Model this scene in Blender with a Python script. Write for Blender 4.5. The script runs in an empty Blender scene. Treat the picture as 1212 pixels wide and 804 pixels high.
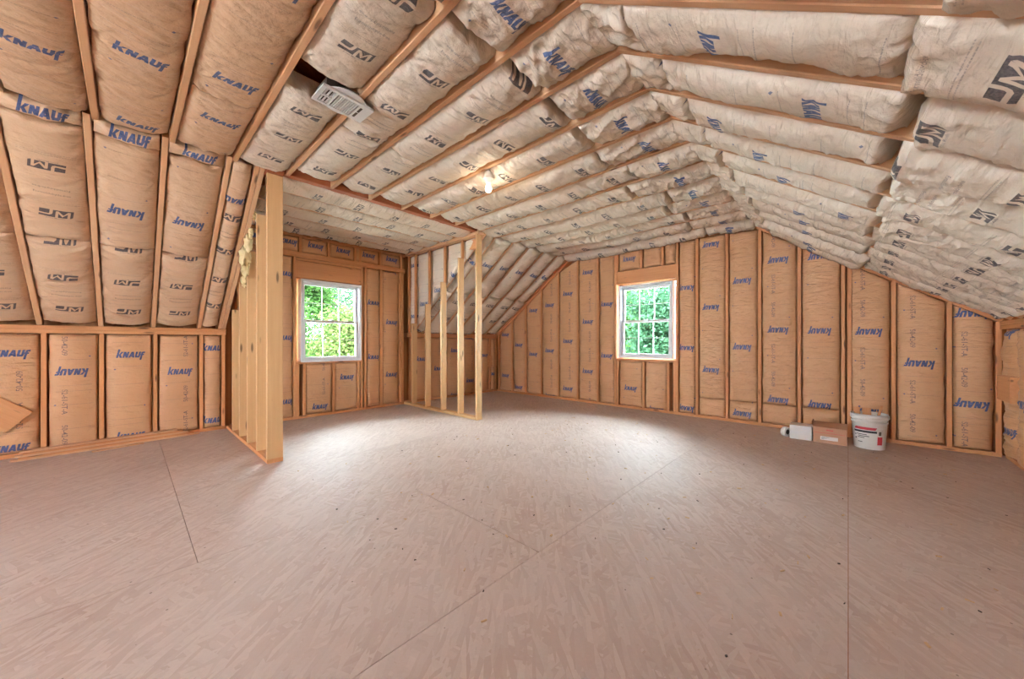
import bpy, bmesh, math, random
import numpy as np
from mathutils import Matrix, Vector

random.seed(7)
RS = np.random.RandomState
SC = bpy.context.scene
COL = SC.collection

# ------------------------------------------------------------------ camera
cam_d = bpy.data.cameras.new('camera')
cam = bpy.data.objects.new('camera', cam_d)
COL.objects.link(cam)
cam_d.sensor_fit = 'HORIZONTAL'
cam_d.sensor_width = 36.0
cam_d.lens = 425.4 / 1212 * 36.0
cam_d.shift_y = 3.0 / 1212
cam_d.clip_start = 0.02
cam_d.clip_end = 200
cam.location = (0, 0, 1.13)
cam.rotation_euler = (math.radians(90), 0, math.radians(43.09))
SC.camera = cam

# ------------------------------------------------------------------ sky, sun, exposure
world = bpy.data.worlds.new('sky')
SC.world = world
world.use_nodes = True
wn = world.node_tree.nodes
wl = world.node_tree.links
wn.clear()
w_out = wn.new('ShaderNodeOutputWorld')
w_bg = wn.new('ShaderNodeBackground')
w_bg.inputs['Color'].default_value = (0.78, 0.90, 1.0, 1)
w_bg.inputs['Strength'].default_value = 62.0
wl.new(w_bg.outputs[0], w_out.inputs[0])

sun_d = bpy.data.lights.new('sun', 'SUN')
sun_d.energy = 18.0
sun_d.angle = math.radians(3)
sun_d.color = (1.0, 0.97, 0.92)
sun = bpy.data.objects.new('sun', sun_d)
COL.objects.link(sun)
sun.rotation_euler = Vector((-0.45, 0.5, -1.0)).to_track_quat('-Z', 'Y').to_euler()

BULB_POWER = 3.0
SC.view_settings.view_transform = 'Standard'
SC.view_settings.look = 'None'
SC.view_settings.exposure = 0.32
SC.view_settings.gamma = 1.0
SC.view_settings.use_curve_mapping = False

# ------------------------------------------------------------------ basic helpers
def empty(name, loc=(0, 0, 0)):
    o = bpy.data.objects.new(name, None)
    o.empty_display_size = 0.1
    COL.objects.link(o)
    o.location = loc
    return o

def tag(o, label, cat, group=None):
    o['label'] = label
    o['category'] = cat
    if group:
        o['group'] = group
    return o

def structure(name, loc=(0, 0, 0)):
    o = empty(name, loc)
    o['kind'] = 'structure'
    return o

WORLD = {}
def world_of(o):
    m = Matrix.Translation(o.location) @ o.rotation_euler.to_matrix().to_4x4()
    if o.parent is not None:
        m = world_of(o.parent) @ o.matrix_parent_inverse @ m
    return m

def link(name, me, mat=None, parent=None, M=None):
    o = bpy.data.objects.new(name, me)
    COL.objects.link(o)
    if mat is not None and not me.materials:
        me.materials.append(mat)
    if M is not None:
        loc, rot, sca = M.decompose()
        o.location = loc
        o.rotation_euler = rot.to_euler()
    if parent is not None:
        o.parent = parent
        o.matrix_parent_inverse = world_of(parent).inverted()
    return o

def mesh_np(name, V, F, uv=None, smooth=False):
    """V (n,3), F (m,k) arrays -> mesh, uv per vertex"""
    V = np.asarray(V, dtype=np.float32)
    F = np.asarray(F, dtype=np.int32)
    me = bpy.data.meshes.new(name)
    k = F.shape[1]
    me.vertices.add(len(V))
    me.vertices.foreach_set('co', V.ravel())
    me.loops.add(F.size)
    me.loops.foreach_set('vertex_index', F.ravel())
    me.polygons.add(len(F))
    me.polygons.foreach_set('loop_start', np.arange(0, F.size, k, dtype=np.int32))
    me.update(calc_edges=True)
    if uv is not None:
        l = me.uv_layers.new(name='UVMap')
        l.data.foreach_set('uv', np.asarray(uv, dtype=np.float32)[F.ravel()].ravel())
    if smooth:
        me.polygons.foreach_set('use_smooth', np.ones(len(F), dtype=bool))
    me.validate()
    return me

def bm_mesh(name, bm, smooth=False):
    me = bpy.data.meshes.new(name)
    bm.normal_update()
    bm.to_mesh(me)
    bm.free()
    if smooth:
        for p in me.polygons:
            p.use_smooth = True
    return me

def bm_box(bm, x0, x1, y0, y1, z0, z1, M=None):
    vs = [bm.verts.new((x, y, z)) for x in (x0, x1) for y in (y0, y1) for z in (z0, z1)]
    for f in ((0, 1, 3, 2), (4, 6, 7, 5), (0, 4, 5, 1), (2, 3, 7, 6), (0, 2, 6, 4), (1, 5, 7, 3)):
        bm.faces.new([vs[i] for i in f])
    if M is not None:
        for v in vs:
            v.co = M @ v.co
    return vs

def bm_lathe(bm, prof, n=24, M=None, close_top=False):
    rings = []
    for r, z in prof:
        rings.append([bm.verts.new((r * math.cos(2 * math.pi * i / n), r * math.sin(2 * math.pi * i / n), z)) for i in range(n)])
    for a, b in zip(rings, rings[1:]):
        for i in range(n):
            j = (i + 1) % n
            bm.faces.new((a[i], a[j], b[j], b[i]))
    bm.faces.new(list(reversed(rings[0])))
    if close_top:
        bm.faces.new(rings[-1])
    if M is not None:
        for r in rings:
            for v in r:
                v.co = M @ v.co

def bm_tube(bm, pts, radii, n=8):
    rings = []
    pts = [Vector(p) for p in pts]
    for i, p in enumerate(pts):
        d = (pts[min(i + 1, len(pts) - 1)] - pts[max(i - 1, 0)]).normalized()
        a = d.orthogonal().normalized()
        b = d.cross(a)
        r = radii[i] if hasattr(radii, '__len__') else radii
        rings.append([bm.verts.new(p + a * r * math.cos(2 * math.pi * k / n) + b * r * math.sin(2 * math.pi * k / n)) for k in range(n)])
    for a, b in zip(rings, rings[1:]):
        best = min(range(n), key=lambda s: (a[0].co - b[s].co).length)
        for i in range(n):
            j = (i + 1) % n
            bm.faces.new((a[i], a[j], b[(j + best) % n], b[(i + best) % n]))
    bm.faces.new(rings[0])
    bm.faces.new(rings[-1])

BOARD_CACHE = {}
def board_mesh(L, w, t, mat):
    key = (round(L, 3), round(w, 4), round(t, 4), mat.name)
    if key in BOARD_CACHE:
        return BOARD_CACHE[key]
    c = min(0.004, w * .15, t * .15)
    h, k = w / 2, t / 2
    sec = [(-h + c, -k), (h - c, -k), (h, -k + c), (h, k - c), (h - c, k), (-h + c, k), (-h, k - c), (-h, -k + c)]
    V = [(-L / 2, a, b) for a, b in sec] + [(L / 2, a, b) for a, b in sec]
    bm = bmesh.new()
    vs = [bm.verts.new(v) for v in V]
    for i in range(8):
        j = (i + 1) % 8
        bm.faces.new((vs[i], vs[j], vs[8 + j], vs[8 + i]))
    bm.faces.new([vs[i] for i in reversed(range(8))])
    bm.faces.new([vs[8 + i] for i in range(8)])
    bmesh.ops.recalc_face_normals(bm, faces=bm.faces)
    me = bm_mesh('board', bm)
    me.materials.append(mat)
    BOARD_CACHE[key] = me
    return me

def board(name, parent, p0, p1, wdir, w, t, mat):
    """lumber from p0 to p1 (centre line), w along wdir, t across"""
    p0, p1 = Vector(p0), Vector(p1)
    d = p1 - p0
    L = d.length
    x = d.normalized()
    y = Vector(wdir)
    y = (y - x * y.dot(x)).normalized()
    z = x.cross(y)
    M = Matrix((x, y, z)).transposed().to_4x4()
    M.translation = (p0 + p1) / 2
    return link(name, board_mesh(L, w, t, mat), None, parent, M)

def slab(name, parent, x0, x1, y0, y1, z0, z1, mat):
    bm = bmesh.new()
    cx, cy, cz = (x0 + x1) / 2, (y0 + y1) / 2, (z0 + z1) / 2
    bm_box(bm, x0 - cx, x1 - cx, y0 - cy, y1 - cy, z0 - cz, z1 - cz)
    bmesh.ops.recalc_face_normals(bm, faces=bm.faces)
    return link(name, bm_mesh(name, bm), mat, parent, Matrix.Translation((cx, cy, cz)))

# ------------------------------------------------------------------ value noise (numpy)
_TAB = RS(11).rand(256, 256)
def vnoise(x, y, seed=0):
    x = np.asarray(x) + seed * 17.31
    y = np.asarray(y) + seed * 7.77
    xi = np.floor(x).astype(int)
    yi = np.floor(y).astype(int)
    fx = x - xi
    fy = y - yi
    fx = fx * fx * (3 - 2 * fx)
    fy = fy * fy * (3 - 2 * fy)
    a = _TAB[xi & 255, yi & 255]
    b = _TAB[(xi + 1) & 255, yi & 255]
    c = _TAB[xi & 255, (yi + 1) & 255]
    d = _TAB[(xi + 1) & 255, (yi + 1) & 255]
    return (a * (1 - fx) + b * fx) * (1 - fy) + (c * (1 - fx) + d * fx) * fy

def ridge(x, y, seed=0):
    n = vnoise(x, y, seed)
    return (1 - np.abs(2 * n - 1)) ** 2

# ------------------------------------------------------------------ print artwork, drawn as generated pixels
class Ink:
    def __init__(s, w_m, h_m, res=1050):
        s.w, s.h, s.res = w_m, h_m, res
        s.W, s.H = int(w_m * res), int(h_m * res)
        s.a = np.zeros((s.H, s.W, 4), dtype=np.float32)
        s.a[..., 3] = 1
    def tri(s, P, ch, val=1.0):
        s.poly(P, ch, val)
    def poly(s, P, ch, val=1.0, erase=False):
        P = np.asarray(P, dtype=float) * s.res
        x0, y0 = np.floor(P.min(0)).astype(int) - 1
        x1, y1 = np.ceil(P.max(0)).astype(int) + 2
        x0, y0 = max(x0, 0), max(y0, 0)
        x1, y1 = min(x1, s.W), min(y1, s.H)
        if x1 <= x0 or y1 <= y0:
            return
        acc = np.zeros((y1 - y0, x1 - x0))
        for ox in (.25, .75):
            for oy in (.25, .75):
                X, Y = np.meshgrid(np.arange(x0, x1) + ox, np.arange(y0, y1) + oy)
                ins = np.zeros(X.shape, bool)
                n = len(P)
                for i in range(n):
                    (ax, ay), (bx, by) = P[i], P[(i + 1) % n]
                    if ay == by:
                        continue
                    cr = ((ay > Y) != (by > Y)) & (X < (bx - ax) * (Y - ay) / (by - ay) + ax)
                    ins ^= cr
                acc += ins
        acc /= 4
        reg = s.a[y0:y1, x0:x1, ch]
        if erase:
            reg *= (1 - acc)
        else:
            np.maximum(reg, acc * val, out=reg)
    def strokes(s, polys, ch, ox, oy, sx, sy, shear=0.0, rot=False, val=1.0, erase=False):
        for P in polys:
            Q = []
            for x, y in P:
                X = (x + y * shear) * sx
                Y = y * sy
                if rot:
                    X, Y = -X, -Y
                Q.append((ox + X, oy + Y))
            s.poly(Q, ch, val, erase)
    def text(s, body, ch, cx, cy, size, val=1.0, angle=0, rot=False):
        cu = bpy.data.curves.new('txt', 'FONT')
        cu.body = body
        cu.size = size
        cu.align_x = 'CENTER'
        cu.align_y = 'CENTER'
        cu.offset = size * 0.012
        o = bpy.data.objects.new('txt', cu)
        COL.objects.link(o)
        dg = bpy.context.evaluated_depsgraph_get()
        dg.update()
        me = o.evaluated_get(dg).to_mesh()
        me.calc_loop_triangles()
        V = [v.co.copy() for v in me.vertices]
        ca, sa = math.cos(angle), math.sin(angle)
        for t in me.loop_triangles:
            P = []
            for i in t.vertices:
                x, y = V[i].x, V[i].y
                x, y = x * ca - y * sa, x * sa + y * ca
                if rot:
                    x, y = -x, -y
                P.append((cx + x, cy + y))
            s.poly(P, ch, val)
        bpy.data.objects.remove(o)
        bpy.data.curves.remove(cu)
    def image(s, name):
        im = bpy.data.images.new(name, s.W, s.H, alpha=True)
        im.colorspace_settings.name = 'Non-Color'
        im.pixels.foreach_set(s.a.ravel())
        im.update()
        im.pack()
        return im

def rect(x0, x1, y0, y1):
    return [(x0, y0), (x1, y0), (x1, y1), (x0, y1)]

# bold slanted word: k N A U f
KN = [rect(0, .34, 0, 1.42), [(.3, .45), (.62, 1.0), (1.02, 1.0), (.64, .53), (1.0, 0), (.6, 0), (.3, .44)],
      rect(1.04, 1.36, 0, 1), rect(1.6, 1.92, 0, 1), [(1.04, 1), (1.42, 1), (1.92, 0), (1.54, 0)],
      [(1.96, 0), (2.30, 0), (2.56, .72), (2.56, 1), (2.30, 1)], [(3.0, 0), (2.66, 0), (2.42, .72), (2.42, 1), (2.68, 1)], rect(2.16, 2.8, .16, .4),
      rect(3.02, 3.36, .2, 1), rect(3.56, 3.90, .2, 1), [(3.02, .26), (3.16, 0), (3.76, 0), (3.90, .26)], rect(3.12, 3.8, 0, .28),
      rect(3.98, 4.30, -.42, .9), [(3.98, .78), (4.12, 1.0), (4.6, 1.0), (4.55, .74)], rect(3.9, 4.5, .40, .62)]
def draw_knauf(k, cx, cy, wid):
    sx = wid / 4.6
    k.strokes(KN, 0, cx - wid / 2, cy - .031, sx, .066, shear=.28)

def draw_jm(k, cx, cy, wid, rot):
    # dark slanted plate, then the two letters left blank
    sx = wid / 2.4
    sy = .074
    sg = -1 if rot else 1
    ox, oy = cx - sg * wid / 2, cy - sg * sy / 2
    plate = [(0, 0), (2.3, 0), (2.45, .12), (2.45, 1), (0, 1)]
    k.strokes([plate], 1, ox, oy, sx, sy, .14, rot)
    J = [[(.72, 1.05), (.95, 1.05), (.95, .5), (.72, .5)], [(.72, .52), (.95, .52), (.9, .34), (.74, .24), (.66, .44)], [(-.1, .26), (.75, .24), (.70, .44), (-.1, .46)]]
    Mx = [[(1.16, -.05), (1.36, -.05), (1.36, .6), (1.16, .84)], [(1.16, .86), (1.36, .86), (1.74, .34), (1.68, .08)],
          [(1.66, .08), (1.72, .34), (2.04, .86), (2.24, .86)], [(2.04, -.05), (2.24, -.05), (2.24, .84), (2.04, .62)]]
    k.strokes(J + Mx, 1, ox, oy, sx, sy, .14, rot, erase=True)

BW = 0.37
KP, JP = 0.92, 0.90
def art_knauf(code):
    k = Ink(BW, KP)
    draw_knauf(k, .19, .46, .215)
    rr = random.Random(3)
    for y, x0, x1 in ((.60, .06, .29), (.66, .05, .30), (.13, .07, .30), (.33, .06, .28), (.80, .05, .29)):
        x = x0
        while x < x1:
            d = rr.uniform(.004, .012)
            k.poly(rect(x, x + d, y, y + .0035), 2, .55)
            x += d + .003
    for x, y in ((.075, .30), (.305, .80)):
        k.poly([(x - .009, y), (x, y - .009), (x + .009, y), (x, y + .009)], 0, .8)
    if code:
        k.text('S2-61-ST-A', 2, .245, .77, .055, 1.0, math.pi / 2)
        k.text('50-42-09', 2, .245, .19, .055, 1.0, math.pi / 2)
    return k.image('print_blue_code' if code else 'print_blue')
def art_jm():
    k = Ink(BW, JP)
    for i, (y, rot) in enumerate(((.225, False), (.675, True))):
        draw_jm(k, .185, y, .172, rot)
        s = -1 if rot else 1
        k.text('Johns Manville', 2, .185, y - s * .047, .017, .8, 0, rot)
        k.text('Formaldehyde-free', 1, .185, y + s * .20, .024, .8, 0, rot)
        for j in range(2):
            x = .05
            rr = random.Random(i * 5 + j)
            while x < .32:
                d = rr.uniform(.005, .014)
                k.poly(rect(x, x + d, y + .1 + j * .012, y + .1035 + j * .012), 2, .4)
                x += d + .004
    return k.image('print_dark')
IM_K, IM_KC, IM_J = art_knauf(False), art_knauf(True), art_jm()

# ------------------------------------------------------------------ materials
def srgb(r, g, b):
    f = lambda c: (c / 255 / 12.92) if c / 255 <= .04045 else ((c / 255 + .055) / 1.055) ** 2.4
    return (f(r), f(g), f(b), 1)

def new_mat(name):
    m = bpy.data.materials.new(name)
    m.use_nodes = True
    nt = m.node_tree
    nt.nodes.clear()
    out = nt.nodes.new('ShaderNodeOutputMaterial')
    b = nt.nodes.new('ShaderNodeBsdfPrincipled')
    nt.links.new(b.outputs[0], out.inputs[0])
    return m, nt, b

def N(nt, typ, **kw):
    n = nt.nodes.new(typ)
    for k, v in kw.items():
        if k.startswith('i_'):
            n.inputs[k[2:].replace('_', ' ')].default_value = v
        else:
            setattr(n, k, v)
    return n

def mixc(nt, fac, a, b, mode='MIX'):
    n = nt.nodes.new('ShaderNodeMix')
    n.data_type = 'RGBA'
    n.blend_type = mode
    for s, v in ((0, fac), (6, a), (7, b)):
        if hasattr(v, 'is_output') or isinstance(v, bpy.types.NodeSocket):
            nt.links.new(v, n.inputs[s])
        else:
            n.inputs[s].default_value = v
    return n.outputs[2]

def math_n(nt, op, a, b=None):
    n = nt.nodes.new('ShaderNodeMath')
    n.operation = op
    for i, v in enumerate((a, b)):
        if v is None:
            continue
        if isinstance(v, bpy.types.NodeSocket):
            nt.links.new(v, n.inputs[i])
        else:
            n.inputs[i].default_value = v
    return n.outputs[0]

def plain(name, col, rough=.6, metallic=0, spec=.4):
    m, nt, b = new_mat(name)
    b.inputs['Base Color'].default_value = col
    b.inputs['Roughness'].default_value = rough
    b.inputs['Metallic'].default_value = metallic
    b.inputs['Specular IOR Level'].default_value = spec
    tc = N(nt, 'ShaderNodeTexCoord')
    no = N(nt, 'ShaderNodeTexNoise', i_Scale=30.0)
    nt.links.new(tc.outputs['Object'], no.inputs['Vector'])
    c = mixc(nt, math_n(nt, 'MULTIPLY', no.outputs[0], .12), col, tuple(x * .7 for x in col[:3]) + (1,))
    nt.links.new(c, b.inputs['Base Color'])
    return m

def paper(name, col, col2, image):
    m, nt, b = new_mat(name)
    uv = N(nt, 'ShaderNodeUVMap', uv_map='UVMap')
    oi = N(nt, 'ShaderNodeObjectInfo')
    im = N(nt, 'ShaderNodeTexImage', image=image, interpolation='Linear', extension='REPEAT')
    nt.links.new(uv.outputs[0], im.inputs[0])
    sp = N(nt, 'ShaderNodeSeparateColor')
    nt.links.new(im.outputs[0], sp.inputs[0])
    tc = N(nt, 'ShaderNodeTexCoord')
    no = N(nt, 'ShaderNodeTexNoise', i_Scale=3.0, i_Detail=5.0)
    nt.links.new(tc.outputs['Object'], no.inputs['Vector'])
    c = mixc(nt, no.outputs[0], col, col2)
    dk = mixc(nt, math_n(nt, 'MULTIPLY', oi.outputs['Random'], .22), c, (.8, .74, .68, 1), 'MULTIPLY')
    fib = N(nt, 'ShaderNodeTexNoise', i_Scale=140.0, i_Detail=2.0)
    nt.links.new(tc.outputs['Object'], fib.inputs['Vector'])
    c1 = mixc(nt, math_n(nt, 'MULTIPLY', fib.outputs[0], .16), dk, (.75, .68, .6, 1), 'MULTIPLY')
    wear = math_n(nt, 'ADD', math_n(nt, 'MULTIPLY', fib.outputs[0], .35), .72)
    c2 = mixc(nt, math_n(nt, 'MULTIPLY', sp.outputs[2], .85), c1, (.10, .08, .10, 1))
    c3 = mixc(nt, math_n(nt, 'MULTIPLY', sp.outputs[1], math_n(nt, 'MINIMUM', wear, 1.0)), c2, (.052, .047, .062, 1))
    c4 = mixc(nt, math_n(nt, 'MULTIPLY', sp.outputs[0], math_n(nt, 'MINIMUM', wear, 1.0)), c3, (.015, .075, .24, 1))
    nt.links.new(c4, b.inputs['Base Color'])
    b.inputs['Roughness'].default_value = .5
    b.inputs['Specular IOR Level'].default_value = .35
    # fine crinkles across the sheet
    mp = N(nt, 'ShaderNodeMapping')
    mp.inputs['Scale'].default_value = (2.0, 19.0, 1.0)
    nt.links.new(uv.outputs[0], mp.inputs[0])
    n1 = N(nt, 'ShaderNodeTexNoise', i_Scale=1.0, i_Detail=4.0, i_Distortion=1.2)
    nt.links.new(mp.outputs[0], n1.inputs['Vector'])
    n2 = N(nt, 'ShaderNodeTexNoise', i_Scale=38.0, i_Detail=3.0)
    nt.links.new(tc.outputs['Object'], n2.inputs['Vector'])
    mv = N(nt, 'ShaderNodeMapping')
    mv.inputs['Scale'].default_value = (5.0, 14.0, 5.0)
    mv.inputs['Rotation'].default_value = (0, 0, math.radians(8))
    nt.links.new(tc.outputs['Object'], mv.inputs[0])
    wob = N(nt, 'ShaderNodeTexNoise', i_Scale=7.0, i_Detail=2.0)
    nt.links.new(tc.outputs['Object'], wob.inputs['Vector'])
    ads = N(nt, 'ShaderNodeVectorMath', operation='MULTIPLY_ADD')
    nt.links.new(wob.outputs['Color'], ads.inputs[0])
    ads.inputs[1].default_value = (1.6, 1.6, 1.6)
    nt.links.new(mv.outputs[0], ads.inputs[2])
    vo = N(nt, 'ShaderNodeTexVoronoi', i_Scale=1.0, feature='F1')
    nt.links.new(ads.outputs[0], vo.inputs['Vector'])
    hh = math_n(nt, 'ADD', n1.outputs[0], math_n(nt, 'MULTIPLY', n2.outputs[0], .35))
    hh = math_n(nt, 'ADD', hh, math_n(nt, 'MULTIPLY', vo.outputs['Distance'], .5))
    bp = N(nt, 'ShaderNodeBump', i_Strength=.8, i_Distance=.014)
    nt.links.new(hh, bp.inputs['Height'])
    nt.links.new(bp.outputs[0], b.inputs['Normal'])
    return m

def wood(name, c_light, c_dark, knots=True, rough=.6, var=.35):
    m, nt, b = new_mat(name)
    tc = N(nt, 'ShaderNodeTexCoord')
    oi = N(nt, 'ShaderNodeObjectInfo')
    off = N(nt, 'ShaderNodeVectorMath', operation='SCALE')
    off.inputs[0].default_value = (3.1, 5.3, 7.7)
    nt.links.new(math_n(nt, 'MULTIPLY', oi.outputs['Random'], 9.0), off.inputs['Scale'])
    ad = N(nt, 'ShaderNodeVectorMath', operation='ADD')
    nt.links.new(tc.outputs['Object'], ad.inputs[0])
    nt.links.new(off.outputs[0], ad.inputs[1])
    mp = N(nt, 'ShaderNodeMapping')
    mp.inputs['Scale'].default_value = (1.3, 34.0, 34.0)
    nt.links.new(ad.outputs[0], mp.inputs[0])
    n1 = N(nt, 'ShaderNodeTexNoise', i_Scale=1.0, i_Detail=5.0, i_Distortion=.6)
    nt.links.new(mp.outputs[0], n1.inputs['Vector'])
    c = mixc(nt, n1.outputs[0], c_light, c_dark)
    mp2 = N(nt, 'ShaderNodeMapping')
    mp2.inputs['Scale'].default_value = (.9, 5.0, 5.0)
    nt.links.new(ad.outputs[0], mp2.inputs[0])
    n2 = N(nt, 'ShaderNodeTexNoise', i_Scale=1.0, i_Detail=3.0)
    nt.links.new(mp2.outputs[0], n2.inputs['Vector'])
    c = mixc(nt, math_n(nt, 'MULTIPLY', n2.outputs[0], .5), c, c_dark)
    c = mixc(nt, math_n(nt, 'MULTIPLY', oi.outputs['Random'], var), c, (.86, .74, .62, 1), 'MULTIPLY')
    if knots:
        mp3 = N(nt, 'ShaderNodeMapping')
        mp3.inputs['Scale'].default_value = (2.6, 12.0, 12.0)
        nt.links.new(ad.outputs[0], mp3.inputs[0])
        vo = N(nt, 'ShaderNodeTexVoronoi', i_Scale=1.0)
        nt.links.new(mp3.outputs[0], vo.inputs['Vector'])
        rp = N(nt, 'ShaderNodeMapRange')
        rp.inputs[1].default_value = .08
        rp.inputs[2].default_value = .17
        rp.inputs[3].default_value = .85
        rp.inputs[4].default_value = 0
        nt.links.new(vo.outputs['Distance'], rp.inputs[0])
        c = mixc(nt, rp.outputs[0], c, tuple(x * .22 for x in c_dark[:3]) + (1,))
    nt.links.new(c, b.inputs['Base Color'])
    b.inputs['Roughness'].default_value = rough
    bp = N(nt, 'ShaderNodeBump', i_Strength=.15, i_Distance=.003)
    nt.links.new(n1.outputs[0], bp.inputs['Height'])
    nt.links.new(bp.outputs[0], b.inputs['Normal'])
    return m

def osb(name, c_a, c_b, c_dark, scale=1.0, rough=.55):
    m, nt, b = new_mat(name)
    tc = N(nt, 'ShaderNodeTexCoord')
    oi = N(nt, 'ShaderNodeObjectInfo')
    off = N(nt, 'ShaderNodeVectorMath', operation='SCALE')
    off.inputs[0].default_value = (31., 17., 0.)
    nt.links.new(oi.outputs['Random'], off.inputs['Scale'])
    ad = N(nt, 'ShaderNodeVectorMath', operation='ADD')
    nt.links.new(tc.outputs['Object'], ad.inputs[0])
    nt.links.new(off.outputs[0], ad.inputs[1])
    layers = []
    edges = []
    for i, (ang, sx, sy) in enumerate(((20, 5.5, 38), (82, 6, 44), (-38, 5, 34), (128, 6.5, 46))):
        mp = N(nt, 'ShaderNodeMapping')
        mp.vector_type = 'TEXTURE'
        mp.inputs['Rotation'].default_value = (0, 0, math.radians(ang))
        mp.inputs['Scale'].default_value = (1 / (sx * scale), 1 / (sy * scale), 1)
        mp.inputs['Location'].default_value = (i * 3.3, i * 1.7, 0)
        nt.links.new(ad.outputs[0], mp.inputs[0])
        vo = N(nt, 'ShaderNodeTexVoronoi', i_Scale=1.0)
        vo.voronoi_dimensions = '2D'
        nt.links.new(mp.outputs[0], vo.inputs['Vector'])
        s = N(nt, 'ShaderNodeSeparateColor')
        nt.links.new(vo.outputs['Color'], s.inputs[0])
        layers.append((s.outputs[0], s.outputs[1], vo.outputs['Distance']))
    val = layers[0][0]
    dist = layers[0][2]
    for r, g, d in layers[1:]:
        msk = math_n(nt, 'GREATER_THAN', g, .62)
        mx = N(nt, 'ShaderNodeMix')
        nt.links.new(msk, mx.inputs[0])
        nt.links.new(val, mx.inputs[2])
        nt.links.new(r, mx.inputs[3])
        val = mx.outputs[0]
        mx = N(nt, 'ShaderNodeMix')
        nt.links.new(msk, mx.inputs[0])
        nt.links.new(dist, mx.inputs[2])
        nt.links.new(d, mx.inputs[3])
        dist = mx.outputs[0]
    big = N(nt, 'ShaderNodeTexNoise', i_Scale=.9, i_Detail=4.0)
    nt.links.new(ad.outputs[0], big.inputs['Vector'])
    c = mixc(nt, val, c_a, c_b)
    mpf = N(nt, 'ShaderNodeMapping')
    mpf.inputs['Scale'].default_value = (60 * scale, 60 * scale, 1)
    mpf.inputs['Rotation'].default_value = (0, 0, math.radians(25))
    nt.links.new(ad.outputs[0], mpf.inputs[0])
    fb = N(nt, 'ShaderNodeTexNoise', i_Scale=1.0, i_Detail=3.0)
    nt.links.new(mpf.outputs[0], fb.inputs['Vector'])
    c = mixc(nt, math_n(nt, 'MULTIPLY', fb.outputs[0], .45), c, c_dark)
    c = mixc(nt, math_n(nt, 'MULTIPLY', big.outputs[0], .5), c, c_dark)
    # dusty film that softens the strands in patches
    dust = N(nt, 'ShaderNodeTexNoise', i_Scale=1.6, i_Detail=6.0)
    nt.links.new(ad.outputs[0], dust.inputs['Vector'])
    rp = N(nt, 'ShaderNodeMapRange')
    rp.inputs[1].default_value = .35
    rp.inputs[2].default_value = .7
    rp.inputs[4].default_value = .55
    nt.links.new(dust.outputs[0], rp.inputs[0])
    c = mixc(nt, rp.outputs[0], c, tuple(.5 * (x + y) for x, y in zip(c_a[:3], c_b[:3])) + (1,))
    spk = N(nt, 'ShaderNodeTexVoronoi', i_Scale=5.0)
    spk.voronoi_dimensions = '2D'
    nt.links.new(ad.outputs[0], spk.inputs['Vector'])
    spc = N(nt, 'ShaderNodeSeparateColor')
    nt.links.new(spk.outputs['Color'], spc.inputs[0])
    sm = math_n(nt, 'LESS_THAN', spk.outputs['Distance'], math_n(nt, 'MULTIPLY', math_n(nt, 'SUBTRACT', spc.outputs[0], .55), .06))
    c = mixc(nt, math_n(nt, 'MULTIPLY', sm, .6), c, (.05, .035, .03, 1))
    nt.links.new(c, b.inputs['Base Color'])
    b.inputs['Roughness'].default_value = rough
    b.inputs['Specular IOR Level'].default_value = .22
    hgt = math_n(nt, 'ADD', math_n(nt, 'MULTIPLY', val, .6), math_n(nt, 'MULTIPLY', dist, .4))
    bp = N(nt, 'ShaderNodeBump', i_Strength=.28, i_Distance=.004)
    nt.links.new(hgt, bp.inputs['Height'])
    nt.links.new(bp.outputs[0], b.inputs['Normal'])
    return m

TAN = (srgb(216, 168, 126), srgb(204, 152, 108))
MID = (srgb(220, 186, 154), srgb(210, 172, 138))
PALE = (srgb(234, 220, 202), srgb(224, 207, 186))
PAPER = {}
for nm, c in (('tan', TAN), ('mid', MID), ('pale', PALE)):
    for pr, im in (('k', IM_K), ('kc', IM_KC), ('j', IM_J)):
        PAPER[nm, pr] = paper('kraft_' + nm + '_' + pr, c[0], c[1], im)
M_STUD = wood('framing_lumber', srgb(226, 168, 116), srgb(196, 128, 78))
M_PALE = wood('new_pale_lumber', srgb(226, 186, 136), srgb(202, 154, 102), var=.15)
M_RAFT = wood('rafter_lumber', srgb(232, 192, 152), srgb(204, 152, 110))
M_BEAM = wood('engineered_beam', srgb(190, 112, 70), srgb(150, 78, 44), knots=False)
M_DECK = osb('roof_sheathing', srgb(176, 110, 66), srgb(140, 78, 42), srgb(120, 64, 36), rough=.8)
M_FLOOR = osb('subfloor_strand_board', srgb(216, 197, 186), srgb(186, 163, 150), srgb(172, 146, 132), scale=1.25, rough=.62)
M_VINYL = plain('white_vinyl', srgb(238, 238, 238), .35)
M_WHITE = plain('white_enamel', srgb(232, 230, 226), .4)
M_GREY = plain('dark_slot', srgb(90, 78, 68), .6)
M_BUCKET = plain('white_plastic', srgb(228, 222, 214), .4)
M_RED = plain('red_print', srgb(206, 60, 66), .5)
M_BLACKINK = plain('black_print', srgb(48, 46, 48), .5)
M_CARD = plain('brown_cardboard', srgb(186, 138, 108), .8)
M_CARDTOP = plain('white_carton', srgb(226, 218, 212), .7)
M_STEEL = plain('galvanised_wire', srgb(150, 146, 140), .35, .9)
M_PORC = plain('porcelain', srgb(240, 234, 224), .3)
M_FLUFF = plain('glass_wool', srgb(238, 214, 160), .95)
M_CHIP = plain('wood_chip', srgb(206, 170, 130), .8)
M_DARKCHIP = plain('dark_scrap', srgb(60, 48, 44), .7)
M_BARK = wood('bark', srgb(96, 80, 66), srgb(60, 48, 40), knots=False, rough=.9)
M_SHEATH = osb('wall_sheathing', srgb(190, 140, 96), srgb(160, 110, 70), srgb(140, 92, 58), rough=.8)

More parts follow.
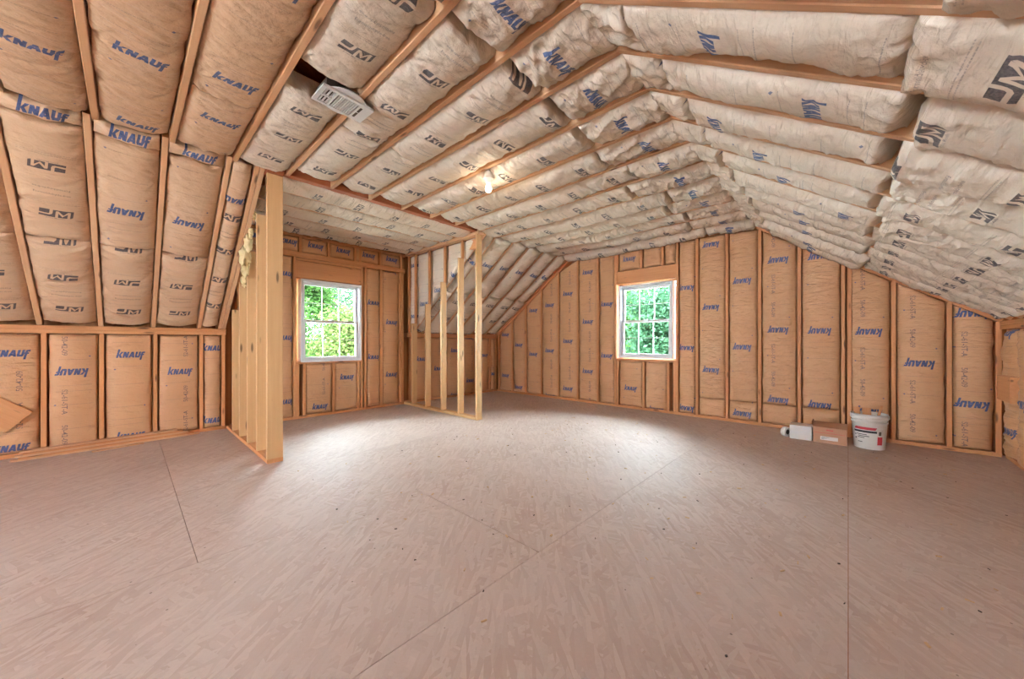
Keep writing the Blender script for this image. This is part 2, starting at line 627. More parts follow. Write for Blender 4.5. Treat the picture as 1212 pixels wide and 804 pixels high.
def glass_mat():
    m = bpy.data.materials.new('window_glass')
    m.use_nodes = True
    nt = m.node_tree
    nt.nodes.clear()
    out = nt.nodes.new('ShaderNodeOutputMaterial')
    tr = N(nt, 'ShaderNodeBsdfTransparent')
    tr.inputs[0].default_value = (.93, .97, .96, 1)
    gl = N(nt, 'ShaderNodeBsdfGlossy', i_Roughness=.02)
    fr = N(nt, 'ShaderNodeFresnel', i_IOR=1.3)
    mx = N(nt, 'ShaderNodeMixShader')
    nt.links.new(fr.outputs[0], mx.inputs[0])
    nt.links.new(tr.outputs[0], mx.inputs[1])
    nt.links.new(gl.outputs[0], mx.inputs[2])
    nt.links.new(mx.outputs[0], out.inputs[0])
    return m
M_GLASS = glass_mat()

def leaf_mat(name, c1, c2):
    m, nt, b = new_mat(name)
    out = [n for n in nt.nodes if n.type == 'OUTPUT_MATERIAL'][0]
    geo = N(nt, 'ShaderNodeNewGeometry')
    c = mixc(nt, geo.outputs['Random Per Island'], c1, c2)
    nt.links.new(c, b.inputs['Base Color'])
    b.inputs['Roughness'].default_value = .8
    b.inputs['Specular IOR Level'].default_value = .05
    tl = N(nt, 'ShaderNodeBsdfTranslucent')
    nt.links.new(c, tl.inputs[0])
    mx = N(nt, 'ShaderNodeMixShader')
    mx.inputs[0].default_value = .4
    nt.links.new(b.outputs[0], mx.inputs[1])
    nt.links.new(tl.outputs[0], mx.inputs[2])
    nt.links.new(mx.outputs[0], out.inputs[0])
    return m
M_LEAF_A = leaf_mat('leaf_green', srgb(30, 48, 20), srgb(62, 92, 42))
M_LEAF_B = leaf_mat('leaf_yellow_green', srgb(38, 58, 22), srgb(82, 88, 50))
M_LEAF_C = leaf_mat('leaf_blue_green', srgb(24, 46, 28), srgb(56, 86, 62))

# ------------------------------------------------------------------ insulation batt: a creased paper-faced pillow in a framing bay
BATT_N = [0]
def batt(parent, P0, S, T, w, L, mat, logo=.4, flip=False, uoff=0.0, D=.02, e0=-.02, e1=-.02, lens0=0.0, lens1=0.0,
         A=.006, fan=.010, depth=.09, L1=None, grid=.02, period=KP, endr=.05, sagmid=0.0, crump=0.0, endcr=.0, name='insulation_batt'):
    BATT_N[0] += 1
    seed = BATT_N[0]
    rs = RS(1000 + seed)
    P0, S, T = np.array(P0, float), np.array(S, float), np.array(T, float)
    Nn = np.cross(S, T)
    Nn /= np.linalg.norm(Nn)
    if L1 is None:
        L1 = L
    Lm = max(L, L1)
    ns = max(6, int(w / grid))
    nt = max(4, int(Lm / grid))
    s = np.linspace(0, 1, ns + 1)[None, :]
    t = np.linspace(0, 1, nt + 1)[:, None]
    LL = L + (L1 - L) * s
    u = s * w + 0 * t
    v = t * LL
    ss = s + 0 * t
    # pillow profile
    prof = 1 - np.abs(2 * ss - 1) ** 3.2
    de = np.minimum(v, LL - v)
    en = np.clip(de / endr, 0, 1)
    en = np.sqrt(np.clip(1 - (1 - en) ** 2, 0, 1))
    slow = vnoise(v * 2.3, ss * 1.1, seed) - .5
    h = D * prof * (1 + .9 * slow)
    ee = e0 * (1 - ss) ** 2 + e1 * ss ** 2
    h = h + ee * (np.abs(2 * ss - 1) ** 1.5)
    if lens0 or lens1:
        for side, a in ((0, lens0), (1, lens1)):
            if not a:
                continue
            ln = np.zeros_like(h)
            for _ in range(max(1, int(Lm / .9))):
                c0 = rs.uniform(.15, .85) * Lm
                wd = rs.uniform(.22, .45)
                ln = np.maximum(ln, np.clip(1 - ((v - c0) / wd) ** 2, 0, 1))
            xx = ss if side == 1 else 1 - ss
            h = h - a * ln * np.clip((xx - .55) / .45, 0, 1) ** 1.3
    # drapes: creases running across the bay, bowed
    bow = .06 * (2 * ss - 1) ** 2 * np.sign(vnoise(v * .8, 0 * v, seed + 5) - .5)
    amp = .35 + 1.3 * vnoise(v * 1.7, ss * 1.5, seed + 9)
    h = h + A * amp * (ridge(u * 3.0, (v + bow) * 15, seed + 1) - .35)
    h = h + .45 * A * (ridge(u * 9.0 + v * 5, (v + bow) * 34, seed + 2) - .35)
    # fans radiating from staples along both edges
    if fan:
        st = rs.uniform(.03, .2)
        while st < Lm:
            side = 0.0 if rs.rand() < .5 else w
            k = rs.randint(7, 13)
            ph = rs.uniform(0, 6.28)
            R = rs.uniform(.06, .15)
            du, dv = np.abs(u - side), v - st
            r = np.sqrt(du * du + dv * dv) + 1e-6
            th = np.arctan2(dv, du + .004)
            env = np.exp(-r / R) * np.clip(r / .03, 0, 1)
            h = h + fan * env * ((np.abs(np.sin(th * k / 2 + ph)) - .6)) - fan * .9 * np.exp(-(r / .035) ** 2)
            st += rs.uniform(.12, .32)
    if crump:
        q = ridge(u * 7 + 2.5 * vnoise(u * 5, v * 5, seed + 3), v * 8 + 2.5 * vnoise(u * 4, v * 6, seed + 4), seed + 6)
        q2 = ridge(u * 15 - v * 9, v * 13 + u * 6, seed + 7)
        h = h + crump * (q - .4) + .4 * crump * (q2 - .4)
    if endcr:
        q = ridge(u * 10 + 2 * vnoise(u * 6, v * 6, seed + 13), v * 9 + 2 * vnoise(u * 6, v * 5, seed + 14), seed + 16) + .5 * ridge(u * 24 + v * 8, v * 12, seed + 17)
        h = h + endcr * np.exp(-de / .09) * (q - .5)
    if sagmid:
        h = h + sagmid * np.sin(np.pi * np.clip(v / LL, 0, 1)) * prof
    h = h * (.35 + .65 * en) - .024 * (1 - en)
    P = P0[None, None] + u[..., None] * S + v[..., None] * T + h[..., None] * Nn
    # uneven edge outline
    wob = (vnoise(v * 9, 0 * v, seed + 20) - .5) * .012 * (np.abs(2 * ss - 1) ** 6) * np.sign(ss - .5)
    P = P + wob[..., None] * S
    ew = (vnoise(u * 11, 0 * u, seed + 30) - .5) * .035 + (vnoise(u * 30, 0 * u, seed + 31) - .5) * .012
    if endcr:
        P = P + (np.exp(-v / .03) * ew - np.exp(-(LL - v) / .03) * ew)[..., None] * T
    # skirt
    full = np.empty((nt + 3, ns + 3, 3))
    full[1:-1, 1:-1] = P
    dn = -depth
    full[1:-1, 0] = P0 + v[:, :1] * T + dn * Nn
    full[1:-1, -1] = P0 + w * S + v[:, -1:] * T + dn * Nn
    full[0, 1:-1] = P0 + u[0][:, None] * S + v[0][:, None] * T + dn * Nn
    full[-1, 1:-1] = P0 + u[-1][:, None] * S + v[-1][:, None] * T + dn * Nn
    full[0, 0] = full[0, 1]; full[0, -1] = full[0, -2]
    full[-1, 0] = full[-1, 1]; full[-1, -1] = full[-1, -2]
    U = np.empty((nt + 3, ns + 3)); Vv = np.empty((nt + 3, ns + 3))
    uu = (u + (BW - w) / 2 + uoff) / BW
    vv = (v - logo) / period + .5 if period == KP else (v - logo) / period + .25
    if flip:
        uu = 1 - uu
        vv = -(v - logo) / period + (.5 if period == KP else .25)
    U[1:-1, 1:-1] = uu; Vv[1:-1, 1:-1] = vv
    for A2 in (U, Vv):
        A2[0] = A2[1]; A2[-1] = A2[-2]
        A2[:, 0] = A2[:, 1]; A2[:, -1] = A2[:, -2]
        A2[0] = A2[1]; A2[-1] = A2[-2]
    C0 = P0 + .5 * w * S + .5 * Lm * T
    nrow, ncol = nt + 3, ns + 3
    idx = np.arange(nrow * ncol).reshape(nrow, ncol)
    F = np.stack([idx[:-1, :-1], idx[:-1, 1:], idx[1:, 1:], idx[1:, :-1]], -1).reshape(-1, 4)
    # object axes: local x across, y along
    Mx = Matrix((Vector(S), Vector(T), Vector(Nn))).transposed().to_4x4()
    Mx.translation = Vector(C0)
    R3 = np.stack([S, T, Nn], 0)
    loc = (full.reshape(-1, 3) - C0) @ R3.T
    me = mesh_np(name, loc, F, np.stack([U.ravel(), Vv.ravel()], -1), True)
    return link(name, me, mat, parent, Mx)

KW, KWC = PAPER['tan', 'k'], PAPER['tan', 'kc']

# ================================================================== SETTING
YG = 5.84          # face of the gable framing
XL = -5.93         # face of the left framing
XR = 1.10          # face of the right framing
ZC = 2.74          # underside of the flat joists
XBL, XBR = -3.96, -0.93
YREAR = -4.50
ZK = 1.30
SL = (ZC - 1.31) / (XBL + 5.93)
SR = (ZC - 1.37) / (XR - XBR)
def prof_z(x):
    if x < XBL:
        return 1.31 + (x + 5.93) * SL
    if x < XBR:
        return ZC
    return ZC - (x - XBR) * SR
YK = [.235 + .406 * k for k in range(-5, 14)]    # framing lines along the room

# ---- floor
floor = slab('floor', None, XL - .2, XR + .2, YREAR - .1, YG + .25, -.25, -.021, M_DECK)
floor['kind'] = 'structure'
def panel(x0, x1, y0, y1, gx=.0012, gy0=.001, gy1=.001):
    slab('floor_panel', floor, x0 + gx, x1 - gx, y0 + gy0, y1 - gy1, -.02, 0, M_FLOOR)
rows = [(-6.1, -4.86, [YREAR, -2.2, .245, 2.68, 5.95]), (-4.86, -3.645, [YREAR, -2.2, .245, 2.68, 5.95]), (-3.645, -2.43, [YREAR, -2.2, .245, 3.05, 5.95]),
        (-2.43, -1.215, [YREAR, -3.3, -.93, 1.51, 3.95, 5.95]), (-1.215, 0.0, [YREAR, -2.1, .29, 2.73, 5.17, 5.95]), (0.0, 1.22, [YREAR, -.9, 1.51, 3.95, 5.95])]
for x0, x1, ys in rows:
    for y0, y1 in zip(ys, ys[1:]):
        panel(x0, x1, y0, y1, gx=.0012 if x1 in (-1.215, 0.0) or x0 in (-1.215, 0.0) else .001,
              gy0=.003 if y0 == 1.51 and x1 < -1 else .0016 if y0 == .245 else .0004, gy1=.003 if y1 == 1.51 and x1 < -1 else .0016 if y1 == .245 else .0004)

# ---- gable wall
gable = structure('wall_back')
WX0, WX1, WZ0, WZ1 = -2.92, -2.0, .855, 2.11
STW, STD = .038, .14
def gstud(x, z0, z1, w=STW, proud=0.0):
    board('stud', gable, (x, YG + STD / 2 - proud, z0), (x, YG + STD / 2 - proud, z1), (1, 0, 0), w, STD, M_STUD)
gx = [-5.88, -5.47, -5.07, -4.64, -4.21, -3.76, -3.33]
gx2 = [-1.66, -1.265, -.875, -.455, -.045, .37, .77]
for x in gx + gx2:
    gstud(x, .04, prof_z(x) - .05)
gstud(.01, .04, prof_z(.01) - .05)
for x in (-2.985, -1.945):
    gstud(x, .04, ZC - .05)
gstud(-2.94, .04, .82)
gstud(-1.985, .04, .82)
gstud(-2.08, .04, .80)
gstud(-2.48, .04, .80)
gstud(-2.945, 2.36, ZC - .05)
gstud(-2.52, 2.36, ZC - .05)
gstud(-2.17, 2.36, ZC - .05)
gstud(1.08, .04, 1.33)
board('bottom_plate', gable, (XL + .0, YG + .07, .02), (XR, YG + .07, .02), (0, 1, 0), STD, .04, M_STUD)
board('window_sill_plate', gable, (-2.96, YG + .07, .825), (-1.965, YG + .07, .825), (0, 1, 0), STD, .04, M_STUD)
board('window_header', gable, (-2.965, YG + .05, 2.245), (-1.965, YG + .05, 2.245), (0, 0, 1), .215, .09, M_STUD)
# top plates following the roof line
for (xa, xb) in ((XL, XBL), (XBL, XBR), (XBR, XR)):
    za, zb = prof_z(xa) - .03, prof_z(xb) - .03
    board('top_plate', gable, (xa, YG + .07, za), (xb, YG + .07, zb), (0, 1, 0), STD, .04, M_STUD)
def gbatt(x0, x1, z0, z1a, z1b, logo, flip=False, code=False, D=.014, uoff=0.0, crump=0.0, tone='tan'):
    batt(gable, (x0 + .012, YG, z0), (1, 0, 0), (0, 0, 1), x1 - x0 - .024, z1a - z0, PAPER[tone, 'kc' if code else 'k'], logo=logo - z0, flip=flip,
         D=D, e0=-.022, e1=-.022, A=.004, fan=.007, L1=z1b - z0, grid=.022, uoff=uoff, crump=crump)
h = STW / 2
edges = [-5.93] + gx + [-2.985]
lg = [(.37, 0), (.37, 0), (.14, 0), (.87, 0), (.95, 1), (.22, 0), (.58, 1), (.88, 0)]
for (a, b2), (lz, cd) in zip(zip(edges, edges[1:]), lg):
    if b2 - a < .1:
        continue
    gbatt(a + h, b2 - h, .045, prof_z(a + h) - .055, prof_z(b2 - h) - .055, lz, False, bool(cd) or (a < -3.7 and a > -4.3))
edges = [-1.945] + gx2 + [1.08]
lg = [(1.04, 0, 0), (.72, 0, 0), (1.06, 0, 0), (1.29, 1, 0), (1.27, 0, 0), (.33, 1, .0), (.90, 1, 0), (.50, 1, 0)]
for i, ((a, b2), (lz, cd, uo)) in enumerate(zip(zip(edges, edges[1:]), lg)):
    aa = a + h + (.038 if abs(a + .045) < .01 else 0)
    zt = (prof_z(aa) - .055, prof_z(b2 - h) - .055)
    if i == 0 or i == 5 or i >= 5:
        gbatt(aa, b2 - h, .045, zt[0], zt[1], lz, True, bool(cd), D=.02 if i > 3 else .014)
    else:                                    # a short piece below, a long one above
        gbatt(aa, b2 - h, .045, .30, .30, .134 if i == 2 else .66, True, False, crump=.006)
        gbatt(aa, b2 - h, .305, zt[0], zt[1], lz, True, bool(cd))
gbatt(-2.92, -2.50, .045, .80, .80, .34, False, crump=.004)
gbatt(-2.46, -2.10, .045, .80, .80, .03, False, crump=.012)
gbatt(-2.925, -2.54, 2.365, ZC - .055, ZC - .055, 2.54, False)
gbatt(-2.50, -2.19, 2.365, ZC - .055, ZC - .055, 3.2, False, crump=.01)
gbatt(-2.15, -1.965, 2.365, ZC - .055, ZC - .055, 3.2, False, crump=.008)
# sheathing behind, with the window opening
def sheath(parent, x0, x1, z0, z1a, z1b):
    V = [(x0, YG + .142, z0), (x1, YG + .142, z0), (x1, YG + .142, z1b), (x0, YG + .142, z1a)]
    V += [(x, y + .015, z) for x, y, z in V]
    F = [(0, 1, 2, 3), (7, 6, 5, 4), (0, 4, 5, 1), (1, 5, 6, 2), (2, 6, 7, 3), (3, 7, 4, 0)]
    link('sheathing_panel', mesh_np('sheathing_panel', V, F), M_SHEATH, parent)
sheath(gable, XL - .16, XBL, -.02, 1.31, ZC + .2)
sheath(gable, XBL, WX0, -.02, ZC + .2, ZC + .2)
sheath(gable, WX0, WX1, -.02, WZ0, WZ0)
sheath(gable, WX0, WX1, WZ1, ZC + .2, ZC + .2)
sheath(gable, WX1, XBR, -.02, ZC + .2, ZC + .2)
sheath(gable, XBR, XR + .16, -.02, ZC + .2, 1.40)

# ---- left knee wall near, dormer wall, far knee wall (all on one line)
def left_wall(name, y0, y1, studs, ztop, batts, plates=True):
    o = structure(name)
    xc = XL - .07
    for y in studs:
        board('stud', o, (xc, y, .04), (xc, y, ztop - .08), (0, 1, 0), STW, STD, M_STUD)
    board('bottom_plate', o, (xc, y0, .02), (xc, y1, .02), (1, 0, 0), STD, .04, M_STUD)
    for z in (ztop - .02, ztop - .06):
        board('top_plate', o, (xc, y0, z), (xc, y1, z), (1, 0, 0), STD, .0395, M_STUD)
    for a, b2, lz, fl, cd in batts:
        batt(o, (XL, a + .012, .045), (0, 1, 0), (0, 0, 1), b2 - a - .024, ztop - .09 - .045, KWC if cd else KW, logo=lz - .045, flip=fl,
             D=.016, e0=-.025, e1=-.025, A=.004, fan=.009, grid=.016, uoff=0)
    slab('sheathing_panel', o, XL - .16, XL - .142, y0 - .05, y1 + .16, -.02, ztop + .22, M_SHEATH)
    return o
st = [-2.21, -1.80, -1.395, -.985, -.58, -.195, .22, .63, .85]
bl = [(1.0, 0, 0), (.7, 0, 0), (.5, 0, 1), (.3, 0, 0), (.098, 0, 1), (.82, 1, 1), (.985, 0, 0), (.77, 0, 1), (1.05, 0, 0)]
bb = []
for (a, b2), (lz, fl, cd) in zip(zip([st[0]] + st[1:], st[1:]), bl[1:]):
    bb.append((a + h, b2 - h, lz, bool(fl), bool(cd)))
wl_near = left_wall('wall_left', YREAR, .875, st, ZK, bb)
fst = [3.62, 4.0, 4.4, 4.81, 5.21, 5.62, 5.80]
bb = [(a + h, b2 - h, lz, False, cd) for (a, b2), lz, cd in zip(zip(fst, fst[1:]), (.8, .6, .95, .3, .83, .4), (0, 1, 0, 1, 0, 0))]
wl_far = left_wall('wall_left_far', 3.52, 5.84, fst, ZK, bb)
for y0_, y1_ in ((5.23, 5.60), (5.64, 5.80)):
    board('blocking', wl_far, (XL - .02, y0_, .69), (XL - .02, y1_, .69), (0, 0, 1), .26, .04, M_STUD)

XD = -5.90
dorm = structure('wall_dormer')
DY0, DY1, DZ0, DZ1 = 1.745, 2.635, .845, 2.06
def dstud(y, z0, z1):
    board('stud', dorm, (XD - .07, y, z0), (XD - .07, y, z1), (0, 1, 0), STW, STD, M_STUD)
for y in (1.0, 1.40, 1.665, 3.0, 3.36, 3.41):
    dstud(y, .04, 2.38)
for y in (1.705, 1.79, 2.21, 2.60):
    dstud(y, .04, DZ0 - .045)
for y in (2.655, 2.72):
    dstud(y, .04, 2.38)
for y in (1.0, 1.42, 1.74, 2.14, 2.55, 2.63, 2.98, 3.38):
    dstud(y, 2.46, 2.68)
board('bottom_plate', dorm, (XD - .07, .93, .02), (XD - .07, 3.46, .02), (1, 0, 0), STD, .04, M_STUD)
for z in (2.40, 2.44):
    board('top_plate', dorm, (XD - .07, .93, z), (XD - .07, 3.46, z), (1, 0, 0), STD, .0395, M_STUD)
board('top_plate', dorm, (XD - .07, .93, 2.70), (XD - .07, 3.46, 2.70), (1, 0, 0), STD, .04, M_STUD)
board('window_sill_plate', dorm, (XD - .07, 1.69, DZ0 - .022), (XD - .07, 2.67, DZ0 - .022), (1, 0, 0), STD, .04, M_STUD)
board('window_header', dorm, (XD - .05, 1.685, 2.205), (XD - .05, 2.67, 2.205), (0, 0, 1), .25, .09, M_STUD)
board('blocking', dorm, (XD - .06, 1.685, 2.355), (XD - .06, 2.67, 2.355), (1, 0, 0), .12, .038, M_STUD)
def dbatt(y0, y1, z0, z1, logo, flip=False, code=False, crump=0.0):
    batt(dorm, (XD, y0 + .01, z0), (0, 1, 0), (0, 0, 1), y1 - y0 - .02, z1 - z0, PAPER['tan', 'kc' if code else 'k'], logo=logo - z0, flip=flip,
         D=.012, e0=-.022, e1=-.022, A=.004, fan=.006, grid=.022, crump=crump)
dbatt(1.02, 1.38, .045, 2.37, .27)
dbatt(1.42, 1.645, .045, 2.37, .27)
dbatt(1.81, 2.19, .045, .80, .14, False, True)
dbatt(2.23, 2.58, .045, .80, .56)
dbatt(2.74, 2.98, .045, 2.37, .87)
dbatt(3.02, 3.34, .045, 2.37, .55)
ys = [1.0, 1.42, 1.74, 2.14, 2.55, 2.98, 3.38]
for a, b2 in zip(ys, ys[1:]):
    dbatt(a + h, b2 - h, 2.465, 2.675, 3.5, False, False, .004)
def sheath_d(y0, y1, z0, z1):
    slab('sheathing_panel', dorm, XD - .16, XD - .142, y0, y1, z0, z1, M_SHEATH)
sheath_d(.8, DY0, -.02, 2.95)
sheath_d(DY1, 3.6, -.02, 2.95)
sheath_d(DY0, DY1, -.02, DZ0)
sheath_d(DY0, DY1, DZ1, 2.95)

# ---- right knee wall
wr = structure('wall_right')
rst = [5.80, 5.43, 5.02, 4.62, 4.2, 3.8, 3.4, 3.0, 2.6, 2.2, 1.8]
for y in rst:
    board('stud', wr, (XR + .09, y, .04), (XR + .09, y, 1.25), (0, 1, 0), STW, STD, M_STUD)
board('bottom_plate', wr, (XR + .09, YREAR, .02), (XR + .09, YG, .02), (1, 0, 0), STD, .04, M_STUD)
for z in (1.275, 1.315):
    board('top_plate', wr, (XR + .07, YREAR, z), (XR + .07, YG, z), (1, 0, 0), STD + .03, .0395, M_STUD)
for i, (a, b2) in enumerate(zip(rst, rst[1:])):
    batt(wr, (XR + .025, a - .03, .045), (0, -1, 0), (0, 0, 1), a - b2 - .06, 1.2, KW, logo=.25 + .3 * (i % 3), flip=bool(i % 2), D=.045, e0=-.02, e1=-.02,
         A=.008, fan=.012, crump=.02)
slab('sheathing_panel', wr, XR + .165, XR + .18, YREAR - .05, YG + .16, -.02, 1.62, M_SHEATH)
board('blocking', wr, (1.06, 5.26, .705), (1.06, 5.63, .705), (0, 0, 1), .23, .06, M_STUD)

# ---- ceiling: left slope, flat joists, right slope, dormer
ceil = structure('ceiling')
JD = .18
ns_ = np.array([SL, 0, -1.0]); ns_ /= np.linalg.norm(ns_)     # inward normal left slope
TL = np.array([1, 0, SL]); TL /= np.linalg.norm(TL)
TR = np.array([1, 0, -SR]); TR /= np.linalg.norm(TR)
nr_ = np.cross((0, 1, 0), TR)
LSL = math.hypot(XBL + 5.93, ZC - 1.31)
LSR = math.hypot(XR - XBR, ZC - 1.37)
PL0 = np.array([-5.93, 0, 1.31])
PR0 = np.array([XBR, 0, ZC])
def lrafter(y, w=STW):
    a = PL0 + TL * -.05 + np.array([0, y, 0]) - ns_ * JD / 2
    b2 = PL0 + TL * (LSL + .02) + np.array([0, y, 0]) - ns_ * JD / 2
    board('rafter', ceil, a, b2, (0, 1, 0), w, JD, M_RAFT)
def rrafter(y):
    a = PR0 + TR * 0.0 + np.array([0, y, 0]) - nr_ * JD / 2
    b2 = PR0 + TR * (LSR + .05) + np.array([0, y, 0]) - nr_ * JD / 2
    board('rafter', ceil, a, b2, (0, 1, 0), STW, JD, M_RAFT)
def joist(y, x0, x1=XBR + .02):
    board('joist', ceil, (x0, y, ZC + JD / 2), (x1, y, ZC + JD / 2), (0, 1, 0), STW, JD, M_RAFT)
near_l = [y - .03 for y in YK[:7]] + [.86]
for y in near_l[:-1]:
    if y < .7:
        lrafter(y)
lrafter(.815); lrafter(.855)
far_l = [3.62, 3.66] + [y - .03 for y in YK if y > 3.8]
for y in far_l:
    lrafter(y)
for y in YK:
    joist(y + .01, -3.97 if (1.0 < y < 3.52) else -4.02)
    rrafter(y)
joist(YG - .022, -4.02)
rrafter(YG - .022)
lrafter(YG - .03)

# left slope batts: upper and lower piece in each bay
def lsl(y0, y1, t0, t1, mat, logo, flip, period, **kw):
    P = PL0 + TL * t0 + np.array([0, y0 + .008, 0])
    a = dict(D=.018, e0=-.015, e1=-.03, A=.009, fan=.018, grid=.012, depth=.12, endcr=.016)
    a.update(kw)
    batt(ceil, P, (0, 1, 0), TL, y1 - y0 - .016, t1 - t0, mat, logo=logo - t0, flip=flip, period=period, **a)
kx = math.hypot(1, SL)
def tl(x):                      # distance along the slope from its foot
    return (x + 5.93) * kx
ybs = [y - .03 for y in YK[:7]]
ybs = [y for y in ybs if y < .7] + [.796]
for i, (a, b2) in enumerate(zip(ybs, ybs[1:])):
    m = PAPER['mid', 'j']
    if b2 - a < .25:
        lsl(a + h, b2, .03, 1.95, m, tl(-5.2), True, JP, D=.02)
        lsl(a + h, b2, 1.97, LSL - .02, PAPER['mid', 'k'], tl(-4.3), True, KP, D=.02)
        continue
    lsl(a + h, b2 - h, .03, tl(-4.98), m, tl(-5.70), False, JP)
    lsl(a + h, b2 - h, tl(-4.98) + .02, LSL - .13, PAPER['mid', 'j' if i < 4 else 'k'], tl(-4.72) if i < 4 else tl(-4.6), i >= 4, JP if i < 4 else KP)
    lsl(a + h, b2 - h, LSL - .115, LSL - .01, PAPER['mid', 'k'], LSL - .06, False, KP, crump=.012, endr=.03)
far_b = [3.68] + [y - .03 for y in YK if y > 3.8] + [YG - .05]
for i, (a, b2) in enumerate(zip(far_b, far_b[1:])):
    if b2 - a < .08:
        continue
    lsl(a + h, b2 - h, .03, 1.15, PAPER['pale', 'j'], .5, False, JP, D=.05, grid=.025)
    lsl(a + h, b2 - h, 1.17, LSL + .02, PAPER['pale', 'k'], 1.9, False, KP, D=.05, grid=.025, crump=.01)

# flat bays
def flat(y0, y1, x0, x1, mat, logo_x, flip, period, **kw):
    a = dict(D=.02, e0=-.015, e1=-.03, A=.011, fan=.022, grid=.013, depth=.12, endcr=.02, endr=.035)
    a.update(kw)
    batt(ceil, (x0, y0 + .008, ZC), (0, 1, 0), (1, 0, 0), y1 - y0 - .016, x1 - x0, mat, logo=logo_x - x0, flip=flip, period=period, **a)
K_P, J_P, K_M = PAPER['pale', 'k'], PAPER['pale', 'j'], PAPER['mid', 'k']
joints = {4: -1.40, 5: -1.44, 6: -1.49, 7: -1.47, 8: -1.47, 9: -1.5, 10: -1.53, 11: -1.6, 12: -1.5, 13: -1.7, 14: -1.45, 15: -1.6, 16: -1.5, 17: -1.6, 18: -1.5}
jl = {6: -1.97, 7: -1.82, 8: -1.91, 9: -1.56, 10: -1.92, 11: -1.8, 12: -1.7, 13: -1.9, 14: -1.75, 15: -1.8, 16: -1.7, 17: -1.9, 18: -1.8}
YKB = YK + [YG + .012]
for i, (a, b2) in enumerate(zip(YKB, YKB[1:])):
    a += .01 + h
    b2 += .01 - h
    deep = .022 + .0026 * max(0, i - 6) + (.02 if i == 18 else 0)
    cr = .004
    if i < 6:                                   # near bays on the left
        lx = {5: -2.77, 4: -3.81, 3: -3.21}.get(i, -3.0)
        xj = {5: -3.05, 4: -2.05, 3: -2.4}.get(i, -2.6)
        flat(a, b2, XBL + .03, xj, K_M, lx if lx < xj else -3.30, False, KP, A=.007)
        if i == 5:
            flat(a, b2, xj + .02, -1.45, K_M, -2.77, False, KP, A=.007)
        else:
            flat(a, b2, xj + .02, -1.45, K_M, -1.9, False, KP, A=.007)
        flat(a, b2, -1.42, XBR + .02, K_P, -1.25, False, KP, crump=.015)
        continue
    x0 = XBL + .05 if not (1.0 < a < 3.5) else -3.78
    xj = joints[i]
    if i == 6:                                  # the bay holding the vent is parted around it
        flat(a, b2, XBL + .03, -2.58, J_P, -3.2, False, JP, A=.010)
        flat(a, b2, -2.30, xj, J_P, jl[i], False, JP, A=.008)
    elif i in (7, 8):
        xm = -2.78 if i == 7 else -2.80
        flat(a, b2, x0, xm, J_P, -3.1, False, JP, A=.012, D=deep)
        flat(a, b2, xm + .02, xj, J_P, jl[i], False, JP, A=.011, D=deep, sagmid=.012)
    else:
        flat(a, b2, x0, xj, J_P, jl[i], False, JP, A=.015, D=deep, sagmid=.01)
    flat(a, b2, xj + (.05 if i < 11 else .02), XBR + .03, K_P, -1.2, False, KP, A=.010, crump=.022, D=deep)

# right slope bays
def rsl(y0, y1, t0, t1, mat, logo, flip, period, **kw):
    P = PR0 + TR * t0 + np.array([0, y0 + .006, 0])
    a = dict(D=.035, e0=-.004, e1=-.035, A=.008, fan=.022, grid=.013, depth=.14, lens1=.12, sagmid=.012, endcr=.025, endr=.035)
    a.update(kw)
    batt(ceil, P, (0, 1, 0), TR, y1 - y0 - .012, t1 - t0, mat, logo=logo - t0, flip=flip, period=period, **a)
kr = math.hypot(1, SR)
def tr(x):
    return (x - XBR) * kr
for i, (a, b2) in enumerate(zip(YKB, YKB[1:])):
    if i < 3:
        continue
    a += h
    b2 -= h
    pk, pj = (K_P, J_P)
    lx = {8: -.40, 9: -.10, 10: -.57, 11: -.41, 12: -.33, 13: .0}.get(i, -.3)
    xs = .13 + (.03 if i % 2 else 0)
    rsl(a, b2, -.01, .24, pk, .4, False, KP, crump=.016, lens1=0, endr=.025, D=.02)
    ex = dict(D=.065, lens1=0, e1=.02) if i >= 17 else {}
    rsl(a, b2, .255, tr(xs), pk, tr(lx), False, KP, **ex)
    wide = .012
    lj = {8: .35, 9: .25, 10: .55, 11: .5}.get(i, .3)
    rsl(a - wide, b2 + wide, tr(xs) + (.05 if i in (9, 10) else .015), LSR - .01, pj, tr(lj), True, JP, D=.045 if i < 11 else .026, e0=.004, e1=.004, lens1=0, endr=.035,
        A=.008, fan=.02, crump=.012, depth=.17)
# dormer bays run the other way
dx = [-3.99, -4.40, -4.81, -5.22, -5.62, -5.90]
for x in dx[1:-1]:
    board('joist', ceil, (x, .97, ZC + .07), (x, 3.46, ZC + .07), (1, 0, 0), STW, .15, M_RAFT)
for i, (a, b2) in enumerate(zip(dx, dx[1:])):
    batt(ceil, (a - h - .005, 1.0, ZC - .005), (-1, 0, 0), (0, 1, 0), a - b2 - 2 * h - .01, 2.44, J_P, logo=.4 + .17 * i, flip=bool(i % 2), D=.035, e0=-.008, e1=-.01,
         A=.009, fan=.012, period=JP, grid=.022, depth=.08, crump=.006)
board('header_beam', ceil, (-3.985, .88, ZC + .10), (-3.985, 3.60, ZC + .10), (0, 0, 1), .20, .09, M_BEAM)
